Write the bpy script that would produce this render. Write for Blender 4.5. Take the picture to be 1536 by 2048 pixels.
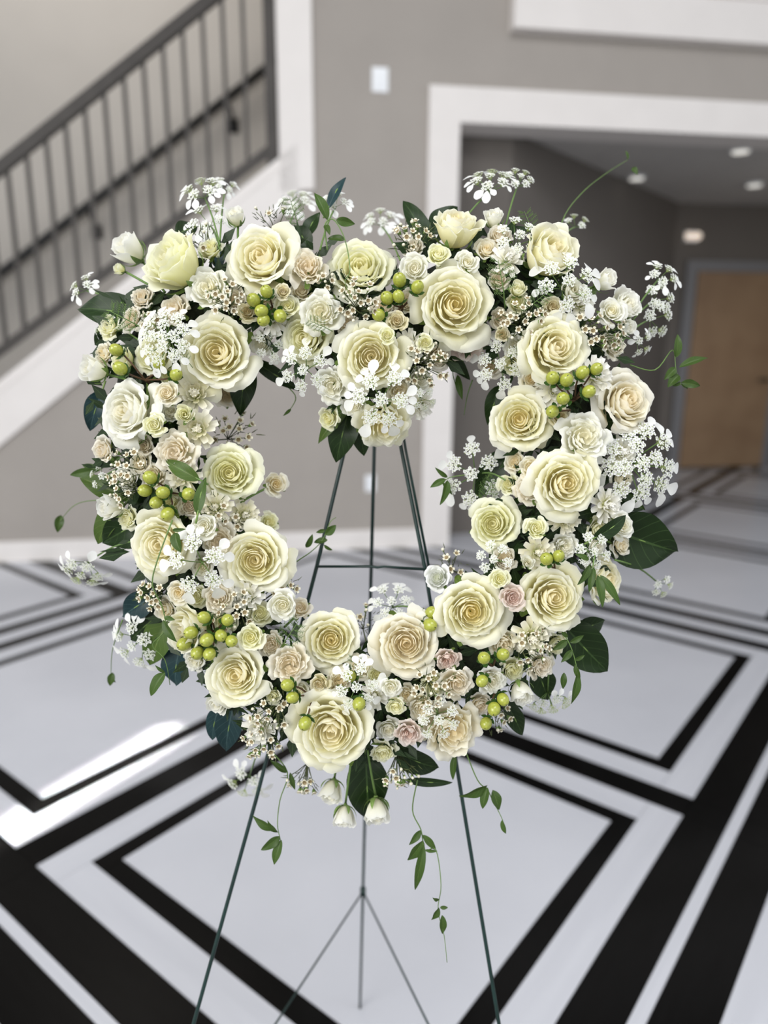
import bpy, math, random
import numpy as np
from mathutils import Vector, Matrix
PI = math.pi
S = bpy.context.scene
for o in list(bpy.data.objects): bpy.data.objects.remove(o)
COL = S.collection

# ------------------------------------------------------------------ camera
F = 1470.0                       # focal length in pixels of a 1536 x 2048 frame
PITCH, ROLL = math.radians(13.82), math.radians(0.33)
EYE = Vector((0, 0, 1.5))
fw = Vector((0, math.cos(PITCH), -math.sin(PITCH)))
_up = Vector((1, 0, 0)).cross(fw)
rt = (Vector((1, 0, 0)) * math.cos(ROLL) + _up * math.sin(ROLL))
up = (_up * math.cos(ROLL) - Vector((1, 0, 0)) * math.sin(ROLL))
cam = bpy.data.cameras.new('camera')
cam.sensor_fit = 'VERTICAL'; cam.sensor_height = 36.0; cam.sensor_width = 27.0
cam.lens = 36.0 * F / 2048.0
cam.clip_start = 0.02; cam.clip_end = 100
cam.dof.use_dof = True; cam.dof.focus_distance = 0.90; cam.dof.aperture_fstop = 1.9
co = bpy.data.objects.new('camera', cam); COL.objects.link(co)
M = Matrix((rt, up, -fw)).transposed().to_4x4(); M.translation = EYE
co.matrix_world = M
S.camera = co

# ------------------------------------------------------------------ world, lights, exposure
w = bpy.data.worlds.new('world'); S.world = w; w.use_nodes = True
bg = w.node_tree.nodes['Background']
bg.inputs[0].default_value = (0.93, 0.96, 1.0, 1); bg.inputs[1].default_value = 0.82
def area(name, loc, target, sx, sy, power, col, spread=180):
    l = bpy.data.lights.new(name, 'AREA'); l.shape = 'RECTANGLE'; l.size = sx; l.size_y = sy
    l.energy = power; l.color = col; l.spread = math.radians(spread)
    o = bpy.data.objects.new(name, l); COL.objects.link(o); o.location = loc
    o.rotation_euler = (Vector(target) - Vector(loc)).to_track_quat('-Z', 'Y').to_euler()
    return o
area('assumed_window_light', (-2.4, -1.9, 3.0), (0, 0.9, 1.2), 2.6, 2.4, 110, (1.0, 0.985, 0.95))  # area light for an assumed window behind the camera, out of view
area('assumed_high_window_light', (1.2, -0.6, 5.2), (0.2, 2.2, 0.8), 3.0, 1.6, 80, (0.97, 0.98, 1.0))  # area light for an assumed high window above the camera, none modelled
area('stairwell_fill', (-2.2, 4.9, 5.6), (-1.9, 5.9, 2.6), 1.2, 0.6, 31, (1.0, 0.96, 0.91))  # added fill above the stairs, brightens the pale stairwell wall
hl = bpy.data.lights.new('hallway_fill', 'POINT'); hl.energy = 7; hl.color = (1.0, 0.93, 0.85); hl.shadow_soft_size = 0.06  # added point light without a fixture, brightens the hallway
ho = bpy.data.objects.new('hallway_fill', hl); COL.objects.link(ho); ho.location = (4.6, 6.4, 2.3)
S.view_settings.view_transform = 'Standard'; S.view_settings.look = 'None'
S.view_settings.gamma = 1.0; S.view_settings.use_curve_mapping = False
S.view_settings.exposure = 0.42

# ------------------------------------------------------------------ helpers
def P(x, y, depth):              # photograph position -> world point at a given distance along the lens axis
    return EYE + rt * ((x - 768) / F * depth) - up * ((y - 1024) / F * depth) + fw * depth

def mesh(name, verts, faces, mats, smooth=True, uvs=None, fmat=None):
    me = bpy.data.meshes.new(name)
    me.from_pydata([tuple(v) for v in verts], [], faces)
    for m in (mats if isinstance(mats, (list, tuple)) else [mats]): me.materials.append(m)
    if smooth: me.polygons.foreach_set('use_smooth', [True] * len(me.polygons))
    if fmat: me.polygons.foreach_set('material_index', fmat)
    if uvs is not None:
        l = me.uv_layers.new(name='UVMap')
        idx = np.zeros(len(me.loops), dtype=np.int32); me.loops.foreach_get('vertex_index', idx)
        l.data.foreach_set('uv', np.asarray(uvs, dtype=np.float32)[idx].ravel())
    me.update()
    return me

def link(name, me, parent=None, mat=None):
    o = bpy.data.objects.new(name, me); COL.objects.link(o)
    if parent is not None: o.parent = parent
    if mat is not None: o.matrix_basis = mat
    return o

def tag(o, label=None, cat=None, group=None, kind=None):
    if label: o['label'] = label
    if cat: o['category'] = cat
    if group: o['group'] = group
    if kind: o['kind'] = kind
    return o

class MB:                         # collects shapes into one mesh
    def __init__(s): s.v = []; s.f = []; s.m = []; s.uv = []
    def add(s, v, f, m=0, uv=None):
        n = len(s.v); s.v += [tuple(q) for q in v]; s.f += [tuple(i + n for i in q) for q in f]
        s.m += [m] * len(f); s.uv += list(uv) if uv is not None else [(0.5, 0.5)] * len(v)
    def tube(s, pts, r, n=6, m=0):
        pts = [Vector(p) for p in pts]; k = len(pts); vs = []
        rr = r if isinstance(r, (list, tuple)) else [r] * k
        ref = Vector((0.13, 0.31, 0.94))
        for i, p in enumerate(pts):
            d = (pts[min(i + 1, k - 1)] - pts[max(i - 1, 0)]).normalized()
            a = d.cross(ref)
            if a.length < 0.05: a = d.cross(Vector((1, 0, 0)))
            a.normalize(); b = d.cross(a)
            for j in range(n):
                t = 2 * PI * j / n
                vs.append(p + (a * math.cos(t) + b * math.sin(t)) * rr[i])
        fs = [(i * n + j, i * n + (j + 1) % n, (i + 1) * n + (j + 1) % n, (i + 1) * n + j) for i in range(k - 1) for j in range(n)]
        fs += [tuple(range(n))[::-1], tuple((k - 1) * n + j for j in range(n))]
        s.add(vs, fs, m)
    def box(s, a, b, m=0):
        x0, y0, z0 = a; x1, y1, z1 = b
        s.add([(x0,y0,z0),(x1,y0,z0),(x1,y1,z0),(x0,y1,z0),(x0,y0,z1),(x1,y0,z1),(x1,y1,z1),(x0,y1,z1)],
              [(0,3,2,1),(4,5,6,7),(0,1,5,4),(1,2,6,5),(2,3,7,6),(3,0,4,7)], m)
    def ball(s, c, r, m=0, seg=8, rings=6, sc=(1, 1, 1)):
        vs = [(c[0], c[1], c[2] - r * sc[2])]
        for i in range(1, rings):
            a = -PI / 2 + PI * i / rings
            for j in range(seg):
                b = 2 * PI * j / seg
                vs.append((c[0] + r * sc[0] * math.cos(a) * math.cos(b), c[1] + r * sc[1] * math.cos(a) * math.sin(b), c[2] + r * sc[2] * math.sin(a)))
        vs.append((c[0], c[1], c[2] + r * sc[2]))
        fs = [(0, 1 + (j + 1) % seg, 1 + j) for j in range(seg)]
        for i in range(rings - 2):
            for j in range(seg):
                a0 = 1 + i * seg
                fs.append((a0 + j, a0 + (j + 1) % seg, a0 + seg + (j + 1) % seg, a0 + seg + j))
        a0 = 1 + (rings - 2) * seg; t = len(vs) - 1
        fs += [(a0 + j, a0 + (j + 1) % seg, t) for j in range(seg)]
        s.add(vs, fs, m)
    def poly(s, pts, n0, n1, m=0):            # vertical polygon (s, z) extruded from n0 to n1
        k = len(pts)
        vs = [(a, n0, b) for a, b in pts] + [(a, n1, b) for a, b in pts]
        fs = [tuple(range(k)), tuple(range(2 * k - 1, k - 1, -1))] + [(i, i + k, (i + 1) % k + k, (i + 1) % k) for i in range(k)]
        s.add(vs, fs, m)
    def mesh(s, name, mats, smooth=True, uv=False):
        return mesh(name, s.v, s.f, mats, smooth, s.uv if uv else None, s.m)

# ------------------------------------------------------------------ materials
def mat(name, col, rough=0.6, spec=0.3, metal=0.0, noise=0.0, nscale=20, bump=0.0, bscale=60, coat=0.0, col2=None, emis=0):
    m = bpy.data.materials.new(name); m.use_nodes = True; nt = m.node_tree; b = nt.nodes['Principled BSDF']
    b.inputs['Roughness'].default_value = rough; b.inputs['Specular IOR Level'].default_value = spec
    b.inputs['Metallic'].default_value = metal; b.inputs['Coat Weight'].default_value = coat
    b.inputs['Coat Roughness'].default_value = 0.15
    b.inputs['Base Color'].default_value = (*col, 1)
    tc = nt.nodes.new('ShaderNodeTexCoord')
    if noise or col2:
        n = nt.nodes.new('ShaderNodeTexNoise'); n.inputs['Scale'].default_value = nscale; n.inputs['Detail'].default_value = 6
        nt.links.new(tc.outputs['Object'], n.inputs['Vector'])
        r = nt.nodes.new('ShaderNodeValToRGB'); r.color_ramp.elements[0].position = 0.35; r.color_ramp.elements[1].position = 0.65
        c2 = col2 or tuple(c * (1 - noise) for c in col)
        r.color_ramp.elements[0].color = (*c2, 1); r.color_ramp.elements[1].color = (*col, 1)
        nt.links.new(n.outputs['Fac'], r.inputs['Fac']); nt.links.new(r.outputs['Color'], b.inputs['Base Color'])
    if bump:
        n2 = nt.nodes.new('ShaderNodeTexNoise'); n2.inputs['Scale'].default_value = bscale
        nt.links.new(tc.outputs['Object'], n2.inputs['Vector'])
        bp = nt.nodes.new('ShaderNodeBump'); bp.inputs['Strength'].default_value = bump; bp.inputs['Distance'].default_value = 0.01
        nt.links.new(n2.outputs['Fac'], bp.inputs['Height']); nt.links.new(bp.outputs['Normal'], b.inputs['Normal'])
    if emis:
        b.inputs['Emission Color'].default_value = (*col, 1); b.inputs['Emission Strength'].default_value = emis
    return m

def petal_mat(name, base, body, edge, centre, trans=0.25, cr=0.42):
    m = bpy.data.materials.new(name); m.use_nodes = True; nt = m.node_tree; N = nt.nodes; L = nt.links
    b = N['Principled BSDF']; b.inputs['Roughness'].default_value = 0.6; b.inputs['Specular IOR Level'].default_value = 0.22
    uv = N.new('ShaderNodeUVMap'); sp = N.new('ShaderNodeSeparateXYZ'); L.new(uv.outputs[0], sp.inputs[0])
    r = N.new('ShaderNodeValToRGB'); e = r.color_ramp.elements
    e[0].position = 0.1; e[0].color = (*base, 1); e[1].position = 1.0; e[1].color = (*edge, 1)
    k = e.new(0.6); k.color = (*body, 1); L.new(sp.outputs[1], r.inputs[0])
    tc = N.new('ShaderNodeTexCoord'); s2 = N.new('ShaderNodeVectorMath'); s2.operation = 'MULTIPLY'; s2.inputs[1].default_value = (1, 1, 0)
    ln = N.new('ShaderNodeVectorMath'); ln.operation = 'LENGTH'
    L.new(tc.outputs['Object'], s2.inputs[0]); L.new(s2.outputs[0], ln.inputs[0])
    mr = N.new('ShaderNodeMapRange'); mr.inputs['From Min'].default_value = 0.05; mr.inputs['From Max'].default_value = cr
    mr.inputs['To Min'].default_value = 0.85; mr.inputs['To Max'].default_value = 0.0; L.new(ln.outputs['Value'], mr.inputs['Value'])
    mx = N.new('ShaderNodeMixRGB'); mx.inputs[2].default_value = (*centre, 1); L.new(mr.outputs[0], mx.inputs[0]); L.new(r.outputs[0], mx.inputs[1])
    oi = N.new('ShaderNodeObjectInfo'); hs = N.new('ShaderNodeHueSaturation')
    m2 = N.new('ShaderNodeMapRange'); m2.inputs['To Min'].default_value = 0.75; m2.inputs['To Max'].default_value = 1.2
    L.new(oi.outputs['Random'], m2.inputs['Value']); L.new(m2.outputs[0], hs.inputs['Saturation']); L.new(mx.outputs[0], hs.inputs['Color'])
    L.new(hs.outputs[0], b.inputs['Base Color'])
    # fine veins running up the petal
    mp = N.new('ShaderNodeMapping'); mp.inputs['Scale'].default_value = (22, 2.5, 1); L.new(uv.outputs[0], mp.inputs[0])
    no = N.new('ShaderNodeTexNoise'); no.inputs['Scale'].default_value = 1.5; no.inputs['Detail'].default_value = 4; L.new(mp.outputs[0], no.inputs['Vector'])
    bp = N.new('ShaderNodeBump'); bp.inputs['Strength'].default_value = 0.25; bp.inputs['Distance'].default_value = 0.0015; L.new(no.outputs['Fac'], bp.inputs['Height']); L.new(bp.outputs[0], b.inputs['Normal'])
    t = N.new('ShaderNodeBsdfTranslucent'); L.new(hs.outputs[0], t.inputs['Color'])
    ms = N.new('ShaderNodeMixShader'); ms.inputs[0].default_value = trans
    L.new(b.outputs[0], ms.inputs[1]); L.new(t.outputs[0], ms.inputs[2])
    L.new(ms.outputs[0], N['Material Output'].inputs['Surface'])
    return m

def leaf_mat(name, col, vein, rough=0.38, trans=0.12):
    m = bpy.data.materials.new(name); m.use_nodes = True; nt = m.node_tree; N = nt.nodes; L = nt.links
    b = N['Principled BSDF']; b.inputs['Roughness'].default_value = rough; b.inputs['Specular IOR Level'].default_value = 0.25
    uv = N.new('ShaderNodeUVMap'); sp = N.new('ShaderNodeSeparateXYZ'); L.new(uv.outputs[0], sp.inputs[0])
    def mth(op, a, bb=None):
        n = N.new('ShaderNodeMath'); n.operation = op
        for i, q in enumerate((a, bb)):
            if q is None: continue
            if isinstance(q, (int, float)): n.inputs[i].default_value = q
            else: L.new(q, n.inputs[i])
        return n.outputs[0]
    au = mth('ABSOLUTE', mth('SUBTRACT', sp.outputs[0], 0.5))
    mid = mth('LESS_THAN', au, 0.022)
    sl = mth('FRACT', mth('MULTIPLY', mth('SUBTRACT', sp.outputs[1], mth('MULTIPLY', au, 0.55)), 6.5))
    side = mth('LESS_THAN', sl, 0.075)
    v = mth('MAXIMUM', mid, mth('MULTIPLY', side, 0.6))
    no = N.new('ShaderNodeTexNoise'); no.inputs['Scale'].default_value = 9; L.new(uv.outputs[0], no.inputs['Vector'])
    oi = N.new('ShaderNodeObjectInfo')
    hs = N.new('ShaderNodeHueSaturation'); hs.inputs['Color'].default_value = (*col, 1)
    a = N.new('ShaderNodeMapRange'); a.inputs['To Min'].default_value = 0.7; a.inputs['To Max'].default_value = 1.35
    L.new(mth('MULTIPLY', mth('ADD', oi.outputs['Random'], no.outputs['Fac']), 0.5), a.inputs['Value']); L.new(a.outputs[0], hs.inputs['Value'])
    mx = N.new('ShaderNodeMixRGB'); mx.inputs[2].default_value = (*vein, 1); L.new(mth('MULTIPLY', v, 0.6), mx.inputs[0]); L.new(hs.outputs[0], mx.inputs[1])
    L.new(mx.outputs[0], b.inputs['Base Color'])
    bp = N.new('ShaderNodeBump'); bp.inputs['Strength'].default_value = 0.5; bp.inputs['Distance'].default_value = 0.002; bp.invert = True
    L.new(v, bp.inputs['Height']); L.new(bp.outputs[0], b.inputs['Normal'])
    t = N.new('ShaderNodeBsdfTranslucent'); L.new(mx.outputs[0], t.inputs['Color'])
    ms = N.new('ShaderNodeMixShader'); ms.inputs[0].default_value = trans
    L.new(b.outputs[0], ms.inputs[1]); L.new(t.outputs[0], ms.inputs[2]); L.new(ms.outputs[0], N['Material Output'].inputs['Surface'])
    return m

M_IV = petal_mat('petal_ivory', (0.87,0.81,0.48), (0.945,0.918,0.68), (0.965,0.955,0.85), (0.965,0.88,0.60), trans=0.5)
M_GC = petal_mat('petal_green_cream', (0.82,0.80,0.46), (0.93,0.92,0.66), (0.95,0.95,0.80), (0.95,0.91,0.62), trans=0.5)
M_WH = petal_mat('petal_white', (0.88,0.86,0.66), (0.94,0.93,0.83), (0.96,0.96,0.92), (0.96,0.92,0.76), trans=0.5)
M_CR = petal_mat('petal_cream', (0.86,0.77,0.53), (0.94,0.89,0.72), (0.95,0.93,0.84), (0.95,0.85,0.62), trans=0.5)
M_BL = petal_mat('petal_blush', (0.82,0.75,0.53), (0.92,0.86,0.72), (0.94,0.91,0.82), (0.91,0.81,0.64), trans=0.5)
M_PK = petal_mat('petal_dusty_pink', (0.76,0.62,0.51), (0.85,0.73,0.66), (0.89,0.80,0.74), (0.80,0.63,0.56), trans=0.45)
M_TN = petal_mat('petal_tan', (0.66,0.60,0.34), (0.82,0.76,0.53), (0.88,0.84,0.66), (0.80,0.69,0.44), trans=0.45)
M_SW = petal_mat('petal_snow', (0.76,0.80,0.60), (0.86,0.87,0.83), (0.90,0.90,0.89), (0.85,0.86,0.74), trans=0.3)
M_LF = leaf_mat('leaf_dark_green', (0.011,0.026,0.006), (0.055,0.10,0.03))
M_LB = leaf_mat('leaf_blue_green', (0.013,0.036,0.040), (0.06,0.11,0.11))
M_LO = leaf_mat('leaf_olive_green', (0.055,0.095,0.018), (0.16,0.21,0.06), trans=0.2)
M_LV = leaf_mat('leaf_vine_green', (0.048,0.090,0.018), (0.12,0.18,0.05), trans=0.25)
M_ST = mat('stem_green', (0.13,0.22,0.06), 0.5, noise=0.3, nscale=40)
M_SD = mat('stem_dark', (0.11,0.135,0.05), 0.6, noise=0.4, nscale=60)
M_SR = mat('stem_red_brown', (0.11,0.06,0.03), 0.5, noise=0.3, nscale=40)
M_SP = mat('sepal_green', (0.20,0.31,0.08), 0.5, noise=0.35, nscale=14)
M_BE = mat('hypericum_green', (0.36,0.39,0.055), 0.24, 0.45, noise=0.22, nscale=3, coat=0.3)
M_BD = mat('berry_tip', (0.05,0.05,0.02), 0.6)
M_FG = mat('floret_green', (0.42,0.50,0.20), 0.6)
M_WX = mat('wax_petal', (0.74,0.70,0.56), 0.4, noise=0.12, nscale=9)
M_WC = mat('wax_cup', (0.26,0.20,0.10), 0.45)
M_FM = mat('foam', (0.020,0.026,0.014), 0.95, noise=0.5, nscale=40, bump=0.8, bscale=90)
M_EA = mat('easel_green', (0.008,0.030,0.026), 0.38, 0.45, noise=0.3, nscale=30)

# ------------------------------------------------------------------ the room
TH = math.radians(8.5)
WO = Vector((-0.69, 4.937, 0))
room_m = Matrix.Translation(WO) @ Matrix.Rotation(TH, 4, 'Z')      # local x along the back wall, y into it, z up
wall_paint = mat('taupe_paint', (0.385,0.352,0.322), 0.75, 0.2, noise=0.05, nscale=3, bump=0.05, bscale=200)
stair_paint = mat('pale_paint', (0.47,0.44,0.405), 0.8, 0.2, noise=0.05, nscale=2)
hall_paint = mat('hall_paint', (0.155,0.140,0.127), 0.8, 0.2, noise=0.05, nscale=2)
white_trim = mat('white_trim', (0.82,0.78,0.755), 0.5, 0.3, noise=0.03, nscale=5)
rail_metal = mat('brown_metal', (0.055,0.048,0.043), 0.5, 0.4, noise=0.2, nscale=12)
dark_metal = mat('dark_metal', (0.018,0.018,0.018), 0.45, 0.4)
white_plastic = mat('white_plastic', (0.85,0.87,0.90), 0.35, 0.4)
marble_w = mat('white_marble', (0.555,0.565,0.61), 0.22, 0.35, nscale=2.2, col2=(0.515,0.525,0.57), bump=0.01)
marble_b = mat('black_marble', (0.0030,0.0030,0.0030), 0.16, 0.11, nscale=9, col2=(0.002,0.002,0.002))
mortar = mat('mortar', (0.28,0.28,0.28), 0.9)
ceil_m = mat('ceiling_white', (0.42,0.41,0.40), 0.9)
tile_m = mat('ceiling_tile', (0.60,0.58,0.56), 0.9, noise=0.15, nscale=60)

def room(name, mb, m, smooth=False, parent=None, kind='structure', local=None):
    o = link(name, mb.mesh(name, m, smooth), parent, (local if local is not None else (room_m if parent is None else None)))
    if kind and parent is None: o['kind'] = kind
    return o

b = MB()
b.poly([(-2.75,0),(0.15,0),(0.15,2.36),(-2.75,0.02)], 0, 0.12)
b.poly([(0.15,0),(1.0,0),(1.0,6),(0.15,6)], 0, 0.12)
b.poly([(1.0,2.9),(5.6,2.9),(5.6,6),(1.0,6)], 0, 0.12)
b.poly([(5.6,0),(7,0),(7,6),(5.6,6)], 0, 0.12)
room('wall_back', b, wall_paint)
b = MB(); b.poly([(-4.5,-0.02),(0.35,-0.02),(0.35,6),(-4.5,6)], 1.30, 1.42); room('wall_stairwell', b, stair_paint)
b = MB(); b.box((0.13, 0.12, 0), (0.2, 1.3, 6)); room('wall_stairwell_end', b, stair_paint)
b = MB(); b.box((-4.6,-6.2,6.0), (7,1.5,6.1)); room('ceiling', b, ceil_m)
b = MB(); b.box((-2.8,-0.016,0), (0.97,0.0,0.135)); b.box((-2.8,-0.022,0.0), (0.97,-0.016,0.02)); room('baseboard_back', b, white_trim)
# stairs behind the diagonal stringer
b = MB(); b.poly([(-2.9,-0.10),(-2.75,0.02),(0.14,2.29),(0.14,2.62),(-2.9,0.30)], -0.03, 0.10)
b.poly([(-2.9,0.235),(0.10,2.52),(0.10,2.54),(-2.9,0.255)], -0.036, -0.03)
room('trim_1', b, white_trim)
b = MB()
for i in range(16):
    s0 = -4.0 + i * 0.28; z0 = 0.2 + (i - 5) * 0.215
    if z0 > 0 and s0 + 0.28 < 0.13: b.box((s0, 0.12, max(0, z0 - 0.6)), (s0 + 0.28, 1.28, z0))
room('stair_flight', b, mat('stair_stone', (0.3,0.29,0.28), 0.6))
# white trim post at the end of the stair opening
b = MB(); b.poly([(0.031,2.34),(0.241,2.36),(0.241,6),(0.031,6)], -0.03, 0.125); room('trim_2', b, white_trim)
# big white frame round the hallway opening
b = MB(); b.box((0.965,-0.03,0), (1.165,0.0,2.985)); room('trim_3', b, white_trim)
b = MB(); b.box((0.97,0.0,0), (1.165,0.28,2.78)); room('trim_4', b, white_trim)
b = MB(); b.box((1.165,-0.03,2.78), (5.7,0.28,2.985)); room('trim_5', b, white_trim)
b = MB(); b.box((5.55,-0.03,0), (5.75,0.28,2.78)); room('trim_6', b, white_trim)
# projecting white band of the upper landing
b = MB(); b.box((1.468,-0.10,3.305), (6.8,0.0,3.53)); b.box((1.50,-0.085,3.53), (6.8,0.0,3.55)); b.box((1.468,-0.10,3.55), (6.8,0.0,4.6)); room('trim_7', b, white_trim)
# hallway
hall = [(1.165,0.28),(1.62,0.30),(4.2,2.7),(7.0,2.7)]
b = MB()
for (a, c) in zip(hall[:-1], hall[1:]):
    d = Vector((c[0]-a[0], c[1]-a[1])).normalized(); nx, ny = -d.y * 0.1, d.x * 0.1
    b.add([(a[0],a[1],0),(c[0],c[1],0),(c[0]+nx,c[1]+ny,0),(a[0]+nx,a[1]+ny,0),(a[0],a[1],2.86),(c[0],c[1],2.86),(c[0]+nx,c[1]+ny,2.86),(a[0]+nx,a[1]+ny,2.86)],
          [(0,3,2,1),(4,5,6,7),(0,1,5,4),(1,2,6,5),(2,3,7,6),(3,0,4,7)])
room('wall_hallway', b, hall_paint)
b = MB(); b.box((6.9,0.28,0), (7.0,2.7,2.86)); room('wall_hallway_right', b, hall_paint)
b = MB(); b.box((1.0,0.28,2.83), (7.0,3.0,2.9)); hc = room('ceiling_hallway', b, ceil_m)
tb = MB(); tb.box((-0.295,-0.295,-0.012), (0.295,0.295,0.0)); tme = tb.mesh('ceiling_tile', tile_m, False)
for i in range(9):
    for j in range(4):
        link('ceiling_tile', tme, hc, Matrix.Translation((1.6 + 0.6 * i, 0.62 + 0.6 * j, 2.83)))
b = MB(); b.box((-0.06,-0.02,0), (1.04,0.02,2.17)); b.box((-0.14,-0.03,0), (-0.06,0.02,2.25)); b.box((1.04,-0.03,0), (1.12,0.02,2.25)); b.box((-0.06,-0.03,2.17), (1.04,0.02,2.25))
door_m = room_m @ Matrix.Translation((4.48, 2.685, 0))
grey_frame = mat('grey_door_frame', (0.20,0.20,0.21), 0.5)
de = bpy.data.objects.new('door_1', None); COL.objects.link(de); de.matrix_world = door_m; de['kind'] = 'structure'
b = MB(); b.box((-0.14,-0.03,0), (-0.02,0.0,2.25)); b.box((1.0,-0.03,0), (1.1,0.0,2.25)); b.box((-0.02,-0.03,2.14), (1.0,0.0,2.25)); room('door_frame', b, grey_frame, parent=de)
wood = mat('maple_wood', (0.30,0.20,0.12), 0.5, 0.3, nscale=3.5, col2=(0.25,0.16,0.095))
b = MB(); b.box((-0.015,-0.045,0.02), (0.995,-0.005,2.135)); dl = room('door_leaf', b, wood, parent=de)
b = MB(); b.tube([(0.92,-0.045,1.0),(0.92,-0.10,1.0),(0.80,-0.10,1.0)], 0.012, 8); room('door_handle', b, dark_metal, True, parent=dl)
b = MB(); b.box((1.62,0,0), (1.63,0.01,0.01)); 
d = Vector((4.2-1.62, 2.7-0.30)).normalized()
b = MB(); b.add([(1.62,0.28,0),(4.2,2.68,0),(4.2,2.66,0),(1.635,0.265,0),(1.62,0.28,0.13),(4.2,2.68,0.13),(4.2,2.66,0.13),(1.635,0.265,0.13)],
      [(0,1,2,3),(4,7,6,5),(0,4,5,1),(2,6,7,3)])
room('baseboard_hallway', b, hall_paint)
# wall fixtures
def fixture(name, label, cat, s, z, n, build, group=None):
    e = bpy.data.objects.new(name, None); COL.objects.link(e); e.matrix_world = room_m @ Matrix.Translation((s, n, z)); tag(e, label, cat, group); build(e); return e
def plate(e):
    b = MB(); b.box((-0.05,-0.008,-0.068), (0.05,0,0.068)); room('face_plate', b, white_plastic, parent=e)
    b = MB(); b.box((-0.022,-0.014,-0.04), (0.022,-0.008,0.04)); room('rocker', b, white_plastic, parent=e)
fixture('wall_plate', 'small white rectangular plate high on the taupe wall above the doorway corner', 'wall plate', 0.657, 3.003, 0.0, plate)
def outlet(e):
    b = MB(); b.box((-0.036,-0.007,-0.058), (0.036,0,0.058)); room('face_plate', b, white_plastic, parent=e)
    for dz in (-0.025, 0.025):
        b = MB(); b.box((-0.016,-0.011,dz-0.015), (0.016,-0.007,dz+0.015)); room('socket', b, white_plastic, parent=e)
fixture('power_outlet', 'white wall outlet low on the taupe wall behind the easel legs', 'outlet', 0.60, 0.47, 0.0, outlet)
def sconce(e):
    b = MB(); b.box((-0.07,-0.03,-0.05), (0.07,0,0.05)); room('housing', b, white_plastic, parent=e)
    lm = mat('lamp_head', (1.0,0.85,0.72), 0.4, emis=0.5)
    for dx in (-0.05, 0.05):
        b = MB(); b.ball((dx,-0.06,0.0), 0.04, seg=10, rings=8); room('lamp_head', b, lm, True, parent=e)
fixture('emergency_light', 'small twin headed wall light above the wooden door in the hallway', 'light', 4.36, 2.49, 2.7, sconce)
# a few round ceiling lamps of the hallway
for k, (s, n) in enumerate(((3.40,0.45),(3.12,1.50),(4.30,1.60))):
    e = bpy.data.objects.new('ceiling_lamp', None); COL.objects.link(e); e.matrix_world = room_m @ Matrix.Translation((s, n, 2.815))
    tag(e, ('round ceiling lamp nearest the white beam in the hallway', 'round hallway ceiling lamp by the dark slanting wall', 'round hallway ceiling lamp at the right edge of the picture')[k], 'light', 'hallway ceiling lamps')
    b = MB(); b.tube([(0,0,0.0),(0,0,-0.02)], 0.075, 20); room('rim', b, white_plastic, parent=e)
    b = MB(); b.tube([(0,0,-0.015),(0,0,-0.026)], 0.058, 20); room('lens', b, mat('lamp_lens', (1,0.97,0.9), 0.4, emis=0.55), parent=e)
# stair railing
SL = 0.757
rl = bpy.data.objects.new('stair_railing', None); COL.objects.link(rl); rl.matrix_world = room_m @ Matrix.Translation((0, 0.06, 0))
tag(rl, 'brown metal stair railing with a broad top rail and thin balusters', 'railing')
zt = lambda s: 2.43 + SL * (s + 1.641); zb = lambda s: 1.36 + 0.715 * (s + 1.756)
b = MB(); b.poly([(-2.9,zt(-2.9)-0.05),(-0.04,zt(-0.04)-0.05),(-0.04,zt(-0.04)+0.035),(-2.9,zt(-2.9)+0.035)], -0.03, 0.03); room('top_rail', b, rail_metal, parent=rl)
b = MB(); b.poly([(-2.9,zb(-2.9)-0.035),(0.02,zb(0.02)-0.035),(0.02,zb(0.02)+0.03),(-2.9,zb(-2.9)+0.03)], -0.02, 0.02); room('bottom_rail', b, rail_metal, parent=rl)
b = MB(); b.box((-0.046,-0.03,2.50), (0.028,0.03,4.2)); room('post', b, rail_metal, parent=rl)
bal = MB(); bal.poly([(-0.012,0),(0.012,0),(0.012,1),(-0.012,1)], -0.012, 0.012); bme = bal.mesh('baluster', rail_metal, False)
s = -0.165
while s > -2.9:
    z0 = zb(s); z1 = zt(s) - 0.03
    link('baluster', bme, rl, Matrix.Translation((s, 0, z0)) @ Matrix.Diagonal((1, 1, z1 - z0, 1)))
    s -= 0.1185
hr = bpy.data.objects.new('wall_handrail', None); COL.objects.link(hr); hr.matrix_world = room_m @ Matrix.Translation((0, 1.22, 0))
tag(hr, 'dark handrail on brackets along the pale stairwell wall behind the railing', 'handrail')
b = MB(); b.tube([(-3.0, 0, 1.914 - 0.934 * 0.735), (-2.0, 0, 1.914 + 0.066*0.735), (0.10, 0, 3.505)], 0.034, 10); room('rail', b, dark_metal, True, parent=hr)
for (s, z) in ((-1.40, 2.33), (-0.33, 3.12), (-2.5, 1.5)):
    b = MB(); b.tube([(s, 0.0, z + 0.06), (s + 0.03, 0.02, z - 0.03), (s + 0.04, 0.08, z - 0.10)], 0.014, 6); b.box((s + 0.0, 0.07, z - 0.15), (s + 0.08, 0.08, z - 0.05)); room('bracket', b, dark_metal, True, parent=hr)

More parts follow.
